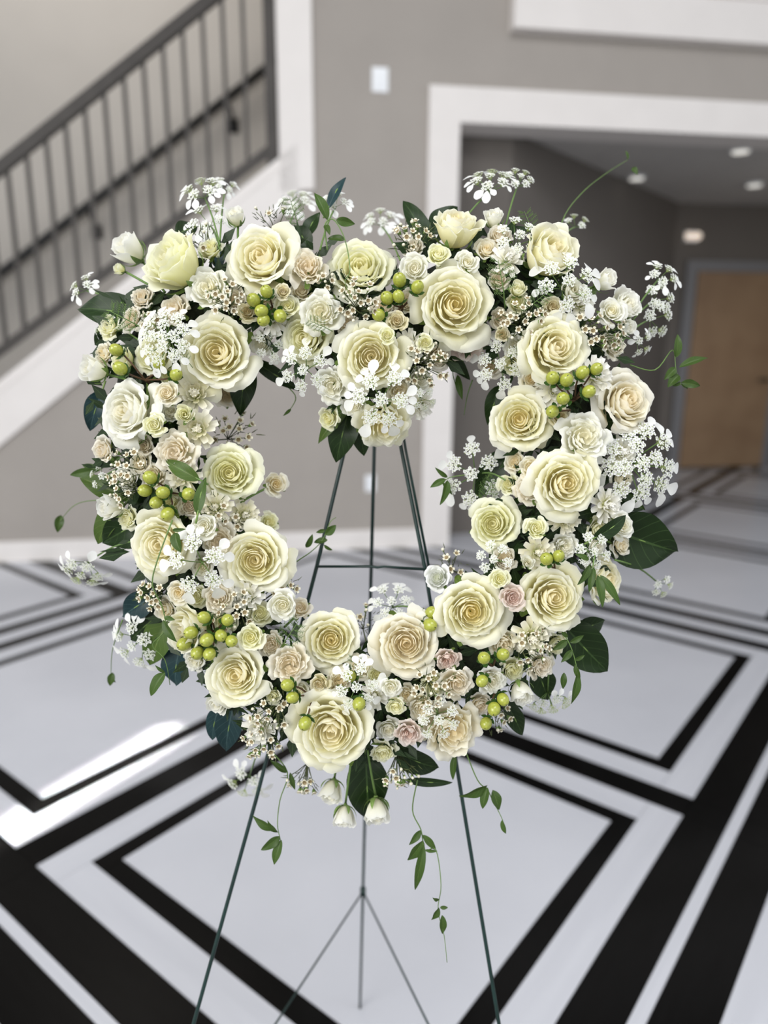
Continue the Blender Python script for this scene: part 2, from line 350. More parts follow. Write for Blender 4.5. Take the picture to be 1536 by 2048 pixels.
# ------------------------------------------------------------------ floor of black and white stone
A = math.radians(38.1)
floor_m = Matrix.Rotation(PI / 2 - A, 4, 'Z')       # local x = u, local y = v
fb = MB(); fb.box((-12, -12, -0.12), (14, 14, -0.018))
fl = link('floor', fb.mesh('floor', mortar, False), None, floor_m); fl['kind'] = 'structure'
ub = MB(); g = 0.0
ub.add([(0,0,-1),(1,0,-1),(1,1,-1),(0,1,-1),(0,0,0),(1,0,0),(1,1,0),(0,1,0)], [(4,5,6,7),(0,1,5,4),(1,2,6,5),(2,3,7,6),(3,0,4,7)])
unit_w = ub.mesh('white_stone', marble_w, False); unit_b = ub.mesh('black_stone', marble_b, False)
sx, cx = math.sin(A), math.cos(A)
def visible(u, v):
    x = u * sx - v * cx; y = u * cx + v * sx
    q = Vector((x, y, 0)) - EYE; d = q.dot(fw)
    if d < 0.3: return False
    px = 768 + F * q.dot(rt) / d; py = 1024 - F * q.dot(up) / d
    n = (Vector((x, y, 0)) - WO).dot(Vector((-math.sin(TH), math.cos(TH), 0)))
    ss = (Vector((x, y, 0)) - WO).dot(Vector((math.cos(TH), math.sin(TH), 0)))
    if n > 0.05 and (ss < 1.16 or n > 2.75): return False
    return -60 < px < 1600 and 600 < py < 2110
def stone(u0, u1, v0, v1, black):
    ok = any(visible(u0 + (u1 - u0) * i / 6, v0 + (v1 - v0) * j / 6) for i in range(7) for j in range(7))
    if not ok: return
    e = 0.0007
    link('black_stone' if black else 'white_stone', unit_b if black else unit_w, fl,
         Matrix.Translation((u0 + e, v0 + e, 0)) @ Matrix.Diagonal((u1 - u0 - 2 * e, v1 - v0 - 2 * e, 0.02, 1)))
US = [[(-2.62,-2.53,1),(-2.53,-2.44,0),(-2.44,-2.35,1)], [(-1.02,-0.9,1)], [(0.51,0.643,1),(0.643,0.675,0),(0.675,0.81,1)], [(2.21,2.32,1)], [(3.755,3.855,1),(3.855,3.955,0),(3.955,4.055,1)],
      [(5.475,5.595,1)], [(7.0,7.1,1),(7.1,7.2,0),(7.2,7.3,1)], [(8.72,8.84,1)], [(10.3,10.4,1)]]
VS = [[(-4.4,-4.3,1)], [(-3.03,-2.93,1),(-2.93,-2.83,0),(-2.83,-2.73,1)], [(-1.32,-1.20,1)], [(0.22,0.35,1),(0.35,0.385,0),(0.385,0.51,1)], [(1.90,2.02,1)], [(3.46,3.55,1),(3.55,3.65,0),(3.65,3.74,1)],
      [(5.09,5.21,1)], [(6.6,6.7,1)]]
for i in range(len(US) - 1):
    for j in range(len(VS)):
        a0, a1 = US[i][-1][1], US[i + 1][0][0]
        for (v0, v1, bk) in VS[j]: stone(a0, a1, v0, v1, bk)          # stripes running along u
for j in range(len(VS) - 1):
    for i in range(len(US)):
        b0, b1 = VS[j][-1][1], VS[j + 1][0][0]
        for (u0, u1, bk) in US[i]: stone(u0, u1, b0, b1, bk)
for i in range(len(US)):
    for j in range(len(VS)):
        if len(VS[j]) == 3 or len(US[i]) == 1:
            for (v0, v1, bk) in VS[j]: stone(US[i][0][0], US[i][-1][1], v0, v1, bk)
        else:
            for (u0, u1, bk) in US[i]: stone(u0, u1, VS[j][0][0], VS[j][-1][1], bk)
WR, BR = 0.108, 0.062
for i in range(len(US) - 1):
    for j in range(len(VS) - 1):
        u0, u1 = US[i][-1][1], US[i + 1][0][0]; v0, v1 = VS[j][-1][1], VS[j + 1][0][0]
        for (wd_, bk) in ((WR, 0), (BR, 1)):
            stone(u0, u1, v0, v0 + wd_, bk); stone(u0, u1, v1 - wd_, v1, bk)
            stone(u0, u0 + wd_, v0 + wd_, v1 - wd_, bk); stone(u1 - wd_, u1, v0 + wd_, v1 - wd_, bk)
            u0 += wd_; u1 -= wd_; v0 += wd_; v1 -= wd_
        stone(u0, u1, v0, v1, 0)
# sunbeam is a narrow area light added to brighten the floor at the left
def UV(u, v, z=0): return Vector((u * sx - v * cx, u * cx + v * sx, z))
tgt = UV(0.87, 2.120)
src = tgt + Vector((-1.9, -0.9, 3.4))
sb = area('added_sun_patch_light', src, tgt, 1.20, 0.115, 2.3, (1.0, 0.97, 0.90), 1.5)  # narrow spread shapes the sun patch; no window is modelled
zax = (src - tgt).normalized(); xd = (UV(1.75, 2.30) - UV(0.3, 2.10)).normalized(); xax = (xd - zax * xd.dot(zax)).normalized(); yax = zax.cross(xax)
mm = Matrix((xax, yax, zax)).transposed().to_4x4(); mm.translation = src; sb.matrix_world = mm

# ------------------------------------------------------------------ heart wreath: where everything sits
HEART = [(757,745),(700,668),(610,600),(510,570),(410,600),(320,670),(285,770),(300,880),(335,990),(370,1100),(420,1210),(490,1310),(590,1390),(700,1420),(800,1400),(900,1340),
         (1000,1260),(1075,1150),(1110,1040),(1140,930),(1150,820),(1135,700),(1080,610),(990,560),(900,570),(820,640)]
D0 = 0.975; HW = 165.0; BULGE = 0.080
HP = np.array(HEART + [HEART[0]], float)
def heart_near(x, y):
    a = HP[:-1]; d = HP[1:] - a; q = np.array([x, y], float)
    t = np.clip(((q - a) * d).sum(1) / (d * d).sum(1), 0, 1); c = a + d * t[:, None]
    k = np.argmin(((q - c) ** 2).sum(1)); v = q - c[k]
    return v, float(np.hypot(*v))
def depth_at(x, y):
    v, d = heart_near(x, y)
    return D0 - BULGE * math.sqrt(max(0.0, 1 - (d / HW) ** 2))
def basis(n, twist=0.0):
    n = n.normalized(); a = up - n * up.dot(n)
    if a.length < 0.1: a = rt - n * rt.dot(n)
    a.normalize(); x = a.cross(n)
    return Matrix((x, a, n)).transposed().to_4x4() @ Matrix.Rotation(twist, 4, 'Z')
def face_dir(tx, ty): return (rt * tx + up * ty - fw).normalized()
def placed(pos, n, scale, twist=0.0):
    m = basis(n, twist) @ Matrix.Scale(scale, 4); m.translation = pos; return m
def empty(name, m):
    o = bpy.data.objects.new(name, None); COL.objects.link(o); o.matrix_world = m; o.empty_display_size = 0.01; return o
def auto_tilt(x, y, k=0.75):
    v, d = heart_near(x, y)
    return k * v[0] / HW, -k * v[1] / HW
def local(root_m, p): return root_m.inverted() @ p

# foam heart ring behind the flowers
fm = MB(); NH = 96; NR = 10; pts = []
seg = np.sqrt(((HP[1:] - HP[:-1]) ** 2).sum(1)); cum = np.concatenate([[0], np.cumsum(seg)])
rnd = random.Random(5)
for i in range(NH):
    t = cum[-1] * i / NH; k = min(np.searchsorted(cum, t, 'right') - 1, len(seg) - 1); f_ = (t - cum[k]) / seg[k]
    pts.append(HP[k] * (1 - f_) + HP[k + 1] * f_)
for _ in range(4): pts = [(pts[i - 1] + pts[i] * 2 + pts[(i + 1) % NH]) / 4 for i in range(NH)]
vs = []
for i in range(NH):
    tg = pts[(i + 1) % NH] - pts[i - 1]; tg = tg / np.hypot(*tg); nn = np.array([-tg[1], tg[0]])
    for j in range(NR):
        a = 2 * PI * j / NR; k = 1 + rnd.uniform(-0.07, 0.07)
        q = pts[i] + nn * 62 * math.cos(a) * k
        vs.append(P(q[0], q[1], D0 - 0.006 - 0.030 * math.sin(a) * k))
fs = [(i * NR + j, i * NR + (j + 1) % NR, ((i + 1) % NH) * NR + (j + 1) % NR, ((i + 1) % NH) * NR + j) for i in range(NH) for j in range(NR)]
wo = empty('wreath_form', Matrix.Translation(P(760, 1080, D0)))
tag(wo, 'dark heart shaped floral foam ring hidden behind the flowers, hung on the easel', 'wreath form')
inv = wo.matrix_world.inverted()
link('foam_ring', mesh('foam_ring', [inv @ v for v in vs], fs, M_FM), wo)
# wisps of dark filler foliage pinned all over the foam
fb = MB(); rnd = random.Random(11)
for i in range(3200):
    p = pts[rnd.randrange(NH)] + np.array([rnd.gauss(0, 60), rnd.gauss(0, 60)])
    if heart_near(*p)[1] > 118: continue
    dd = D0 - 0.020 - rnd.random() * 0.022
    a = inv @ P(p[0], p[1], dd); ang = rnd.uniform(0, 2 * PI); ln = rnd.uniform(0.014, 0.034)
    d1 = (rt * math.cos(ang) + up * math.sin(ang)) * ln - fw * rnd.uniform(0, 0.008); d2 = (rt * math.sin(ang) - up * math.cos(ang)) * ln * rnd.uniform(0.08, 0.3)
    fb.add([a, a + d1 * 0.5 + d2, a + d1, a + d1 * 0.5 - d2], [(0, 1, 2, 3)], 0, [(0.5, 0), (1, .5), (.5, 1), (0, .5)])
o = link('filler_foliage', mesh('filler_foliage', fb.v, fb.f, M_LF, False, fb.uv), wo); o['kind'] = 'stuff'

# ------------------------------------------------------------------ wire easel
ea = empty('wire_easel', Matrix.Translation(P(755, 700, 1.05))); inve = ea.matrix_world.inverted()
tag(ea, 'dark green wire easel with three thin legs standing on the black and white floor', 'easel')
def etube(name, pl, r, lab=None):
    b = MB(); b.tube([inve @ p for p in pl], r, 8); o = link(name, b.mesh(name, M_EA), ea)
    if lab: o['label'] = lab
    return o
ZE = 1.045
def ground(x, y):
    d = rt * (x - 768) / F - up * (y - 1024) / F + fw; return EYE + d * (-EYE.z / d.z)
def legpts(l):
    out = [P(x, y, ZE) for x, y in l]
    a, c = out[-2], out[-1]; t = c.z / (a.z - c.z); out.append(c + (c - a) * t); out[-1].z = 0.002; return out
LL = legpts([(752,640),(720,772),(683,925),(634,1131),(512,1600),(387,2048)])
RL = legpts([(760,640),(782,772),(803,900),(850,1137),(918,1560),(998,2048)])
etube('leg', LL, 0.0028, 'left front leg'); etube('leg', RL, 0.0028, 'right front leg')
etube('leg_wire', [p + rt * 0.006 for p in [P(760,640,ZE), P(783,772,ZE), P(803,900,ZE), P(850,1137,ZE)]], 0.0020)
ft = ground(720, 2016); top = P(755, 640, 1.06)
def on_leg(y):                       # point on the rear leg seen at a given height in the picture
    lo, hi = 0.0, 1.0
    for _ in range(40):
        m_ = (lo + hi) / 2; q = top.lerp(ft, m_) - EYE
        if 1024 - F * q.dot(up) / q.dot(fw) < y: lo = m_
        else: hi = m_
    return top.lerp(ft, lo)
knee = on_leg(1783)
etube('leg', [top, on_leg(1133), knee, ft], 0.0030, 'rear leg')
etube('collar', [knee + Vector((0,0,0.008)), knee - Vector((0,0,0.008))], 0.0065)
etube('brace', [knee, LL[-2].lerp(LL[-1], 0.55)], 0.0019); etube('brace', [knee, RL[-2].lerp(RL[-1], 0.55)], 0.0019)
etube('crossbar', [P(634,1133,ZE - 0.004), P(742,1133,ZE - 0.005), P(755,1135,ZE - 0.008), P(768,1133,ZE - 0.005), P(850,1139,ZE - 0.004)], 0.0019)
etube('crossbar', [P(700,850,ZE), P(795,850,ZE)], 0.0019)
etube('hook', [P(735,700,ZE), P(735,705,ZE - 0.05), P(735,690,ZE - 0.06)], 0.0019)

# ------------------------------------------------------------------ roses
def sm(a, b, x):
    t = min(1, max(0, (x - a) / (b - a))); return t * t * (3 - 2 * t)
def bez(p, v): 
    q = 1 - v
    return [q**3 * p[0][i] + 3*q*q*v * p[1][i] + 3*q*v*v * p[2][i] + v**3 * p[3][i] for i in (0, 1)]
def petal_geo(t, rr, th, prm, rnd, nu=13, nv=10):
    o = sm(0.25, 0.90, t) * prm['open']; R0 = 0.008 + 0.15 * t
    zr = 0.03 + 0.08 * math.sin(PI * t * 0.9) - prm['drop'] * t ** 2.6 * rnd.uniform(0.75, 1.15); zb_ = prm['zb'] if prm['zb'] < -1 else -0.28 + (prm['zb'] + 0.28) * min(1, t * 1.25) ** 0.8
    ns = 0.012 * min(1, 0.3 + t)
    p1 = (rr * (0.80 - 0.12 * o) + 0.10, zb_ + 0.06 + 0.12 * t)
    a2 = (rr * 1.14, zr - 0.24); b2 = (rr * 0.78, zr + 0.07)
    p2 = (a2[0] * (1 - o) + b2[0] * o, a2[1] * (1 - o) + b2[1] * o)
    p = ((R0, zb_), p1, p2, (rr * (0.93 + 0.07 * o), zr))
    phi = (prm['phi0'] * (1 - t ** 0.6) + prm['phi1'] * t ** 0.6) * rnd.uniform(0.9, 1.1)
    s1, s2, s3 = rnd.uniform(0, 6), rnd.uniform(0, 6), rnd.uniform(0, 6)
    am = prm['ruf'] * (0.25 + t) ; curl = rnd.uniform(0.6, 1.5) * t * prm['open']
    dent = rnd.uniform(0.0, 0.06)
    V = []; U = []
    for j in range(nv):
        v = j / (nv - 1); wv = 0.42 + 0.58 * math.sin(PI * min(1, v * 0.60 + 0.04)) if v < 0.75 else 0.42 + 0.58 * math.sin(PI * min(1, v * 0.60 + 0.04)) * (1 - 0.25 * ((v - 0.75) / 0.25) ** 2)
        for i in range(nu):
            u = -1 + 2 * i / (nu - 1); ve = v * (1 - 0.20 * abs(u) ** 2.6 - dent * math.exp(-(u * 5) ** 2))
            r, z = bez(p, ve); au = abs(u)
            r *= 1 + (0.13 - 0.05 * t) * u
            r += am * v ** 3 * (math.sin(3.2 * u + s1) + 0.6 * math.sin(7.3 * u + s2)) + ns * v ** 6 * math.sin(17 * u + s3); z += am * 1.0 * v ** 3 * (math.sin(4.1 * u + s3) + 0.7 * math.sin(9.0 * u + s1))
            cv = sm(0.6, 1.0, v)
            r += curl * 0.07 * cv * (0.5 + au * au); z -= curl * (0.10 * cv * cv + 0.12 * cv * au ** 3)
            an = th + u * phi * wv
            V.append((r * math.cos(an), r * math.sin(an), z)); U.append((i / (nu - 1), v))
    Fc = [(j * nu + i, j * nu + i + 1, (j + 1) * nu + i + 1, (j + 1) * nu + i) for j in range(nv - 1) for i in range(nu - 1)]
    return V, Fc, U
KIND = {
 'L': dict(n=33, core=7, open=1.0, drop=0.40, zb=-0.85, phi0=1.75, phi1=0.72, ruf=0.030, pw=0.90, r0=0.06, rin=0.66),
 'G': dict(n=30, core=5, open=0.95, drop=0.40, zb=-0.85, phi0=0.9, phi1=0.62, ruf=0.050, pw=0.72, r0=0.09, rin=0.66),
 'S': dict(n=20, core=5, open=0.90, drop=0.32, zb=-0.90, phi0=1.6, phi1=0.85, ruf=0.042, pw=0.88, r0=0.08, rin=0.66),
 'B': dict(n=12, core=3, open=0.52, drop=-0.02, zb=-1.50, phi0=1.7, phi1=0.95, ruf=0.050, pw=0.9, r0=0.12, rin=0.72),
 'H': dict(n=24, core=5, open=0.82, drop=0.16, zb=-1.15, phi0=1.6, phi1=0.72, ruf=0.045, pw=0.88, r0=0.07, rin=0.70),
}
VARS = {'L': 6, 'G': 4, 'S': 4, 'B': 3, 'H': 3}
PROTO = {}
def rose_proto(kind, var, M):
    key = (kind, var, M.name)
    if key in PROTO: return PROTO[key]
    gk = (kind, var)
    prm = KIND[kind]; rnd = random.Random(hash_(kind) * 31 + var * 7); n = prm['n']; th = rnd.uniform(0, 6.28); parts = []; core = MB()
    for k in range(n):
        t = k / (n - 1); rr = (prm['r0'] + (prm['rin'] - prm['r0']) * (t / 0.72) ** prm['pw'] if t < 0.72 else prm['rin'] + (1 - prm['rin']) * ((t - 0.72) / 0.28) ** 0.8) * rnd.uniform(0.94, 1.05); th += 2.399 + rnd.uniform(-0.25, 0.25)
        if kind == 'G' and k < 12: th += rnd.uniform(-0.8, 0.8)
        V, Fc, U = petal_geo(t, rr, th, prm, rnd, 13 if kind in 'LGH' else 11, 10 if kind in 'LGH' else 8)
        if k < prm['core']: core.add(V, Fc, 0, U)
        else: parts.append(mesh('petal', V, Fc, M, True, U))
    PROTO[key] = (core.mesh('bud_core', M, True, True), parts)
    return PROTO[key]
def hash_(s_): return sum((i + 1) * ord(c) for i, c in enumerate(s_))
CAL = {}
def calyx_mesh(zb_, spread):
    key = (zb_, spread)
    if key in CAL: return CAL[key]
    b = MB(); b.ball((0, 0, zb_ - 0.10), 0.17, 0, 10, 8, (1, 1, 1.05)); rnd = random.Random(3)
    for k in range(5):
        a = 2 * PI * k / 5 + 0.3; ca, sa = math.cos(a), math.sin(a); V = []
        L_ = rnd.uniform(0.75, 1.05)
        for j in range(7):
            v = j / 6; hw_ = (0.17 if spread else 0.26) * (1 - v) ** 0.8 * (0.6 + 1.2 * v) + 0.004
            r = (0.16 + 0.98 * L_ * math.sin(v * 1.5)) if spread < 0.1 else (0.14 + (0.62 + spread) * L_ * math.sin(v * 1.5) * 0.9); z = zb_ - 0.03 + L_ * ((1.15 if spread < 0.1 else 0.95) - spread * 1.4) * (1 - math.cos(v * 1.5))
            for q in (-1, 0, 1): V.append((r * ca - sa * hw_ * q, r * sa + ca * hw_ * q, z - 0.03 * (q == 0)))
        b.add(V, [(j * 3 + i, j * 3 + i + 1, j * 3 + 4 + i, j * 3 + 3 + i) for j in range(6) for i in (0, 1)])
    CAL[key] = b.mesh('calyx', M_SP); return CAL[key]
def curve_pts(a, c, sag, n=7):
    return [a.lerp(c, i / (n - 1)) + sag * math.sin(PI * i / (n - 1)) for i in range(n)]
count = [0]
def rose(name, cat, x, y, r, kind, M, tx, ty, dz, label, stem=None, group=None):
    count[0] += 1; rnd = random.Random(count[0] * 13)
    if tx is None: tx, ty = auto_tilt(x, y)
    tx += rnd.uniform(-.05, .05); ty += rnd.uniform(-.05, .05)
    n = face_dir(tx, ty); d = depth_at(x, y) - dz; R = r * d / F * (1.0 if kind != 'B' else 0.92)
    pos = P(x, y, d) + n * (0.25 * R if kind in 'LGS' else 0.6 * R) * min(1, math.hypot(tx, ty))
    var = rnd.randrange(VARS[kind]) ; core, pet = rose_proto(kind, var, M)
    m = placed(pos, n, R, rnd.uniform(0, 6.28)); e = empty(name, m); tag(e, label, cat, group)
    link('bud_core', core, e)
    for p in pet: link('petal', p, e)
    prm = KIND[kind]
    link('calyx', calyx_mesh(prm['zb'], 0.35 if kind in 'LGS' else 0.0 if kind == 'B' else 0.2), e)
    base = m @ Vector((0, 0, prm['zb'] - 0.2))
    if stem: end = P(stem[0], stem[1], D0 - 0.03)
    else:
        v, dd = heart_near(x, y); q = (x - v[0] * 0.35, y - v[1] * 0.35); end = P(q[0], q[1], D0 - 0.012)
    b = MB(); iv = m.inverted(); rs = (0.0022 if kind in 'LG' else 0.0016) / R
    b.tube([iv @ p for p in curve_pts(base, end, -fw * 0.006)], rs, 7); link('stem', b.mesh('stem', M_ST if kind in 'BH' else M_ST), e)
    return e

# ------------------------------------------------------------------ white lace flowers
def floret_cluster(seed):            # one umbellet, radius 1, facing +z
    b = MB(); rnd = random.Random(seed)
    for k in range(17):
        rr = math.sqrt((k + 0.3) / 17) * 0.92; a = k * 2.4; c = Vector((rr * math.cos(a), rr * math.sin(a), 0.35 * (1 - rr * rr) + rnd.uniform(-.06, .06)))
        b.ball(c - Vector((0, 0, 0.05)), 0.07, 1, 5, 3)
        b.tube([(0, 0, -0.7), c - Vector((0, 0, 0.08))], 0.022, 3, 1)
        ph = rnd.uniform(0, 6)
        for q in range(5):
            if rnd.random() < 0.12: continue
            al = ph + q * 2 * PI / 5; dv = Vector((math.cos(al), math.sin(al), 0.10)); sd = Vector((-math.sin(al), math.cos(al), 0)); L_ = rnd.uniform(0.18, 0.30)
            b.add([c + dv * 0.03, c + dv * L_ * 0.7 + sd * L_ * 0.45, c + dv * L_, c + dv * L_ * 0.7 - sd * L_ * 0.45], [(0, 1, 2, 3)], 0, [(0.5, .6), (1, .9), (.5, 1), (0, .9)])
    return mesh('umbellet', b.v, b.f, [M_SW, M_FG], False, b.uv, b.m)
UMB = [floret_cluster(i) for i in range(4)]
def ray_petal():
    V = []; U = []; nu, nv = 7, 7
    for j in range(nv):
        v = j / (nv - 1); wv = 0.07 + 0.34 * math.sin(PI * min(1, v * 0.62)) ** 1.3
        for i in range(nu):
            u = -1 + 2 * i / (nu - 1); ln = v * (1.0 - 0.03 * math.exp(-(u * 3) ** 2) * v - 0.30 * abs(u) ** 2.4)
            V.append((u * wv, 0.15 + ln * 1.15, 0.08 * math.sin(v * 2.6) + 0.06 * u * u * v)); U.append((i / (nu - 1), 0.6 + 0.4 * v))
    return mesh('petal', V, [(j * nu + i, j * nu + i + 1, (j + 1) * nu + i + 1, (j + 1) * nu + i) for j in range(nv - 1) for i in range(nu - 1)], M_SW, True, U)
RAYP = ray_petal()
def lace(x, y, r, tx, ty, dz, label, stem=None, big=True, nring=7):
    count[0] += 1; rnd = random.Random(count[0] * 17)
    if tx is None: tx, ty = auto_tilt(x, y, 0.6)
    n = face_dir(tx, ty); d = depth_at(x, y) - dz; R = r * d / F
    m = placed(P(x, y, d), n, R, rnd.uniform(0, 6.28)); e = empty('lace_flower', m); tag(e, label, 'flower')
    hub = Vector((0, 0, -0.75)); sb_ = MB(); sb_.ball(hub, 0.05, 0, 6, 4)
    spots = [(0.0, 0.0)] if nring > 5 else []
    spots += [(0.74 + rnd.uniform(-.12, .06), 2 * PI * k / nring + rnd.uniform(-.12, .12)) for k in range(nring)]
    if nring == 7 and r > 55: spots = [(0.0, 0.0)] + [(0.40 + rnd.uniform(-.05, .05), 2 * PI * k / 4 + 0.4) for k in range(4)] + [(0.80 + rnd.uniform(-.10, .05), 2 * PI * k / 9 + rnd.uniform(-.1, .1)) for k in range(9)]
    for (rr, a) in spots:
        c = Vector((rr * math.cos(a), rr * math.sin(a), -0.22 * rr * rr))
        sb_.tube([hub, hub.lerp(c, 0.5) + Vector((0, 0, -0.06)), c - Vector((0, 0, 0.18))], 0.018, 4)
        nl = Vector((c.x * 0.55, c.y * 0.55, 1)).normalized()
        z = nl; ax = Vector((math.cos(a), math.sin(a), 0)); ax = (ax - z * ax.dot(z)).normalized(); yv = ax; xv = yv.cross(z)
        lm = Matrix((xv, yv, z)).transposed().to_4x4() @ Matrix.Scale((0.36 if nring <= 5 else 0.30 if nring == 6 else 0.27) if rr > 0.5 else 0.25, 4); lm.translation = c
        u = link('umbellet', UMB[rnd.randrange(4)], e, lm)
        if big and rr > 0.5:
            for q in (-0.62, 0.0, 0.62) if rnd.random() < 0.4 else (-0.45, 0.4) if rnd.random() < .6 else (0.1,):
                link('petal', RAYP, u, Matrix.Rotation(q * 1.1, 4, 'Z') @ Matrix.Translation((0, 0.60, 0.02)) @ Matrix.Rotation(-0.25 + rnd.uniform(-.3, .2), 4, 'X') @ Matrix.Scale(rnd.uniform(1.0, 1.75), 4))
    iv = m.inverted()
    if stem: end = P(stem[0], stem[1], D0 - 0.05)
    else:
        v, dd = heart_near(x, y); end = P(x - v[0] * 0.5, y - v[1] * 0.5, D0 - 0.02)
    hw_ = m @ hub
    sb_.tube([iv @ p for p in curve_pts(hw_, end, Vector((0, 0, 0.006)))], 0.0012 / R, 6)
    link('stem', sb_.mesh('stem', M_ST), e)
    return e

# ------------------------------------------------------------------ wax flower sprigs
def wax_floret():
    b = MB(); n = 10; prof = [(0.10, -0.9), (0.30, -0.55), (0.46, -0.1), (0.50, 0.12), (0.40, 0.10), (0.30, -0.05), (0.05, -0.10)]
    vs = [(r * math.cos(2 * PI * j / n), r * math.sin(2 * PI * j / n), z) for r, z in prof for j in range(n)]
    fs = [(i * n + j, i * n + (j + 1) % n, (i + 1) * n + (j + 1) % n, (i + 1) * n + j) for i in range(len(prof) - 1) for j in range(n)]
    b.add(vs, fs); b.m = [2 if k < 20 else 0 if k < 40 else 1 for k in range(60)]
    for q in range(5):
        a = 2 * PI * q / 5; dv = Vector((math.cos(a), math.sin(a), 0)); sd = Vector((-math.sin(a), math.cos(a), 0))
        b.add([dv * 0.40 - sd * 0.14 + Vector((0, 0, .05)), dv * 0.62 - sd * 0.27 + Vector((0, 0, .18)), dv * 0.74 - sd * .13 + Vector((0, 0, .26)), dv * 0.74 + sd * .13 + Vector((0, 0, .26)), dv * 0.62 + sd * 0.27 + Vector((0, 0, .18)), dv * 0.40 + sd * 0.14 + Vector((0, 0, .05))], [(0, 1, 2, 3, 4, 5)], 0)
    b.ball((0, 0, -0.02), 0.10, 1, 6, 4)
    return b.mesh('floret', [M_WX, M_WC, M_SP])
def wax_bud():
    b = MB(); b.ball((0, 0, 0), 0.42, 0, 8, 6); b.ball((0, 0, -0.42), 0.26, 1, 6, 5, (1, 1, 1.7)); return b.mesh('bud', [M_WX, M_SP])
WXF, WXB = wax_floret(), wax_bud()
def wax(x, y, r, n, tx, ty, dz, label, needles=30, size=10.8, buds=0.25, stem=None):
    count[0] += 1; rnd = random.Random(count[0] * 19)
    if tx is None: tx, ty = auto_tilt(x, y, 0.5)
    nr = face_dir(tx, ty); d = depth_at(x, y) - dz; R = r * d / F
    m = placed(P(x, y, d), nr, R, rnd.uniform(0, 6.28)); e = empty('waxflower_sprig', m); tag(e, label, 'sprig')
    hub = Vector((rnd.uniform(-.15, .15), rnd.uniform(-.15, .15), -1.25)); sb_ = MB(); fsz = size / r
    for k in range(n):
        rr = math.sqrt((k + 0.4) / n) * 0.95; a = k * 2.4 + rnd.uniform(-.3, .3); c = Vector((rr * math.cos(a), rr * math.sin(a), 0.25 * (1 - rr * rr) + rnd.uniform(-.16, .10)))
        sb_.tube([hub, hub.lerp(c, .55) + Vector((0, 0, -.05)), c + Vector((0, 0, -fsz * .8))], 0.0006 / R, 4)
        nl = Vector((c.x * .8 + rnd.uniform(-.3, .3), c.y * .8 + rnd.uniform(-.3, .3), 1)).normalized(); bud = rnd.random() < buds
        lm = nl.to_track_quat('Z', 'Y').to_matrix().to_4x4() @ Matrix.Scale(fsz * rnd.uniform(.85, 1.1) * (.75 if bud else 1), 4); lm.translation = c
        link('bud' if bud else 'floret', WXB if bud else WXF, e, lm)
    iv = m.inverted()
    if stem: sb_.tube([iv @ p for p in curve_pts(m @ hub, P(stem[0], stem[1], D0 - .03), Vector((0, 0, .004)))], 0.0010 / R, 5)
    else:
        v, dd = heart_near(x, y); sb_.tube([hub, iv @ P(x - v[0] * .4, y - v[1] * .4, D0 - .01)], 0.0010 / R, 5)
    link('stem', sb_.mesh('stem', M_SD), e)
    nb = MB()
    for k in range(needles):
        rr = rnd.uniform(.1, 1.05); a = rnd.uniform(0, 6.28); c = Vector((rr * math.cos(a), rr * math.sin(a), rnd.uniform(-.55, -.02)))
        dv = Vector((c.x + rnd.uniform(-.7, .7), c.y + rnd.uniform(-.7, .7), rnd.uniform(.1, .9))).normalized() * rnd.uniform(.22, .42)
        nb.tube([c, c + dv * .5 + Vector((0, 0, .02)), c + dv], [0.022, 0.024, 0.006], 3)
    link('needle_leaves', nb.mesh('needle_leaves', M_SD), e)
    return e

# ------------------------------------------------------------------ hypericum berries
def berry_mesh():
    b = MB(); b.ball((0, 0, 0), 1, 0, 14, 10, (1, 1, 1.18)); b.tube([(0, 0, 1.1), (0, 0, 1.36)], [0.09, 0.05], 5, 1); return b.mesh('berry', [M_BE, M_BD])
def berry_calyx():
    b = MB()
    for k in range(5):
        a = 2 * PI * k / 5; ca, sa = math.cos(a), math.sin(a); V = []
        for j in range(5):
            v = j / 4; hw_ = 0.42 * math.sin(PI * (0.12 + 0.86 * v)) ; r = 0.15 + 1.25 * math.sin(v * 1.35); z = -1.20 + 0.75 * (1 - math.cos(v * 1.5)) - 0.05
            for q in (-1, 0, 1): V.append((r * ca - sa * hw_ * q, r * sa + ca * hw_ * q, z - .06 * (q == 0)))
        b.add(V, [(j * 3 + i, j * 3 + i + 1, j * 3 + 4 + i, j * 3 + 3 + i) for j in range(4) for i in (0, 1)])
    return b.mesh('sepals', leafy)
leafy = mat('berry_leaf', (0.07,0.16,0.035), 0.45, noise=0.3, nscale=9)
BM, BC = berry_mesh(), berry_calyx()
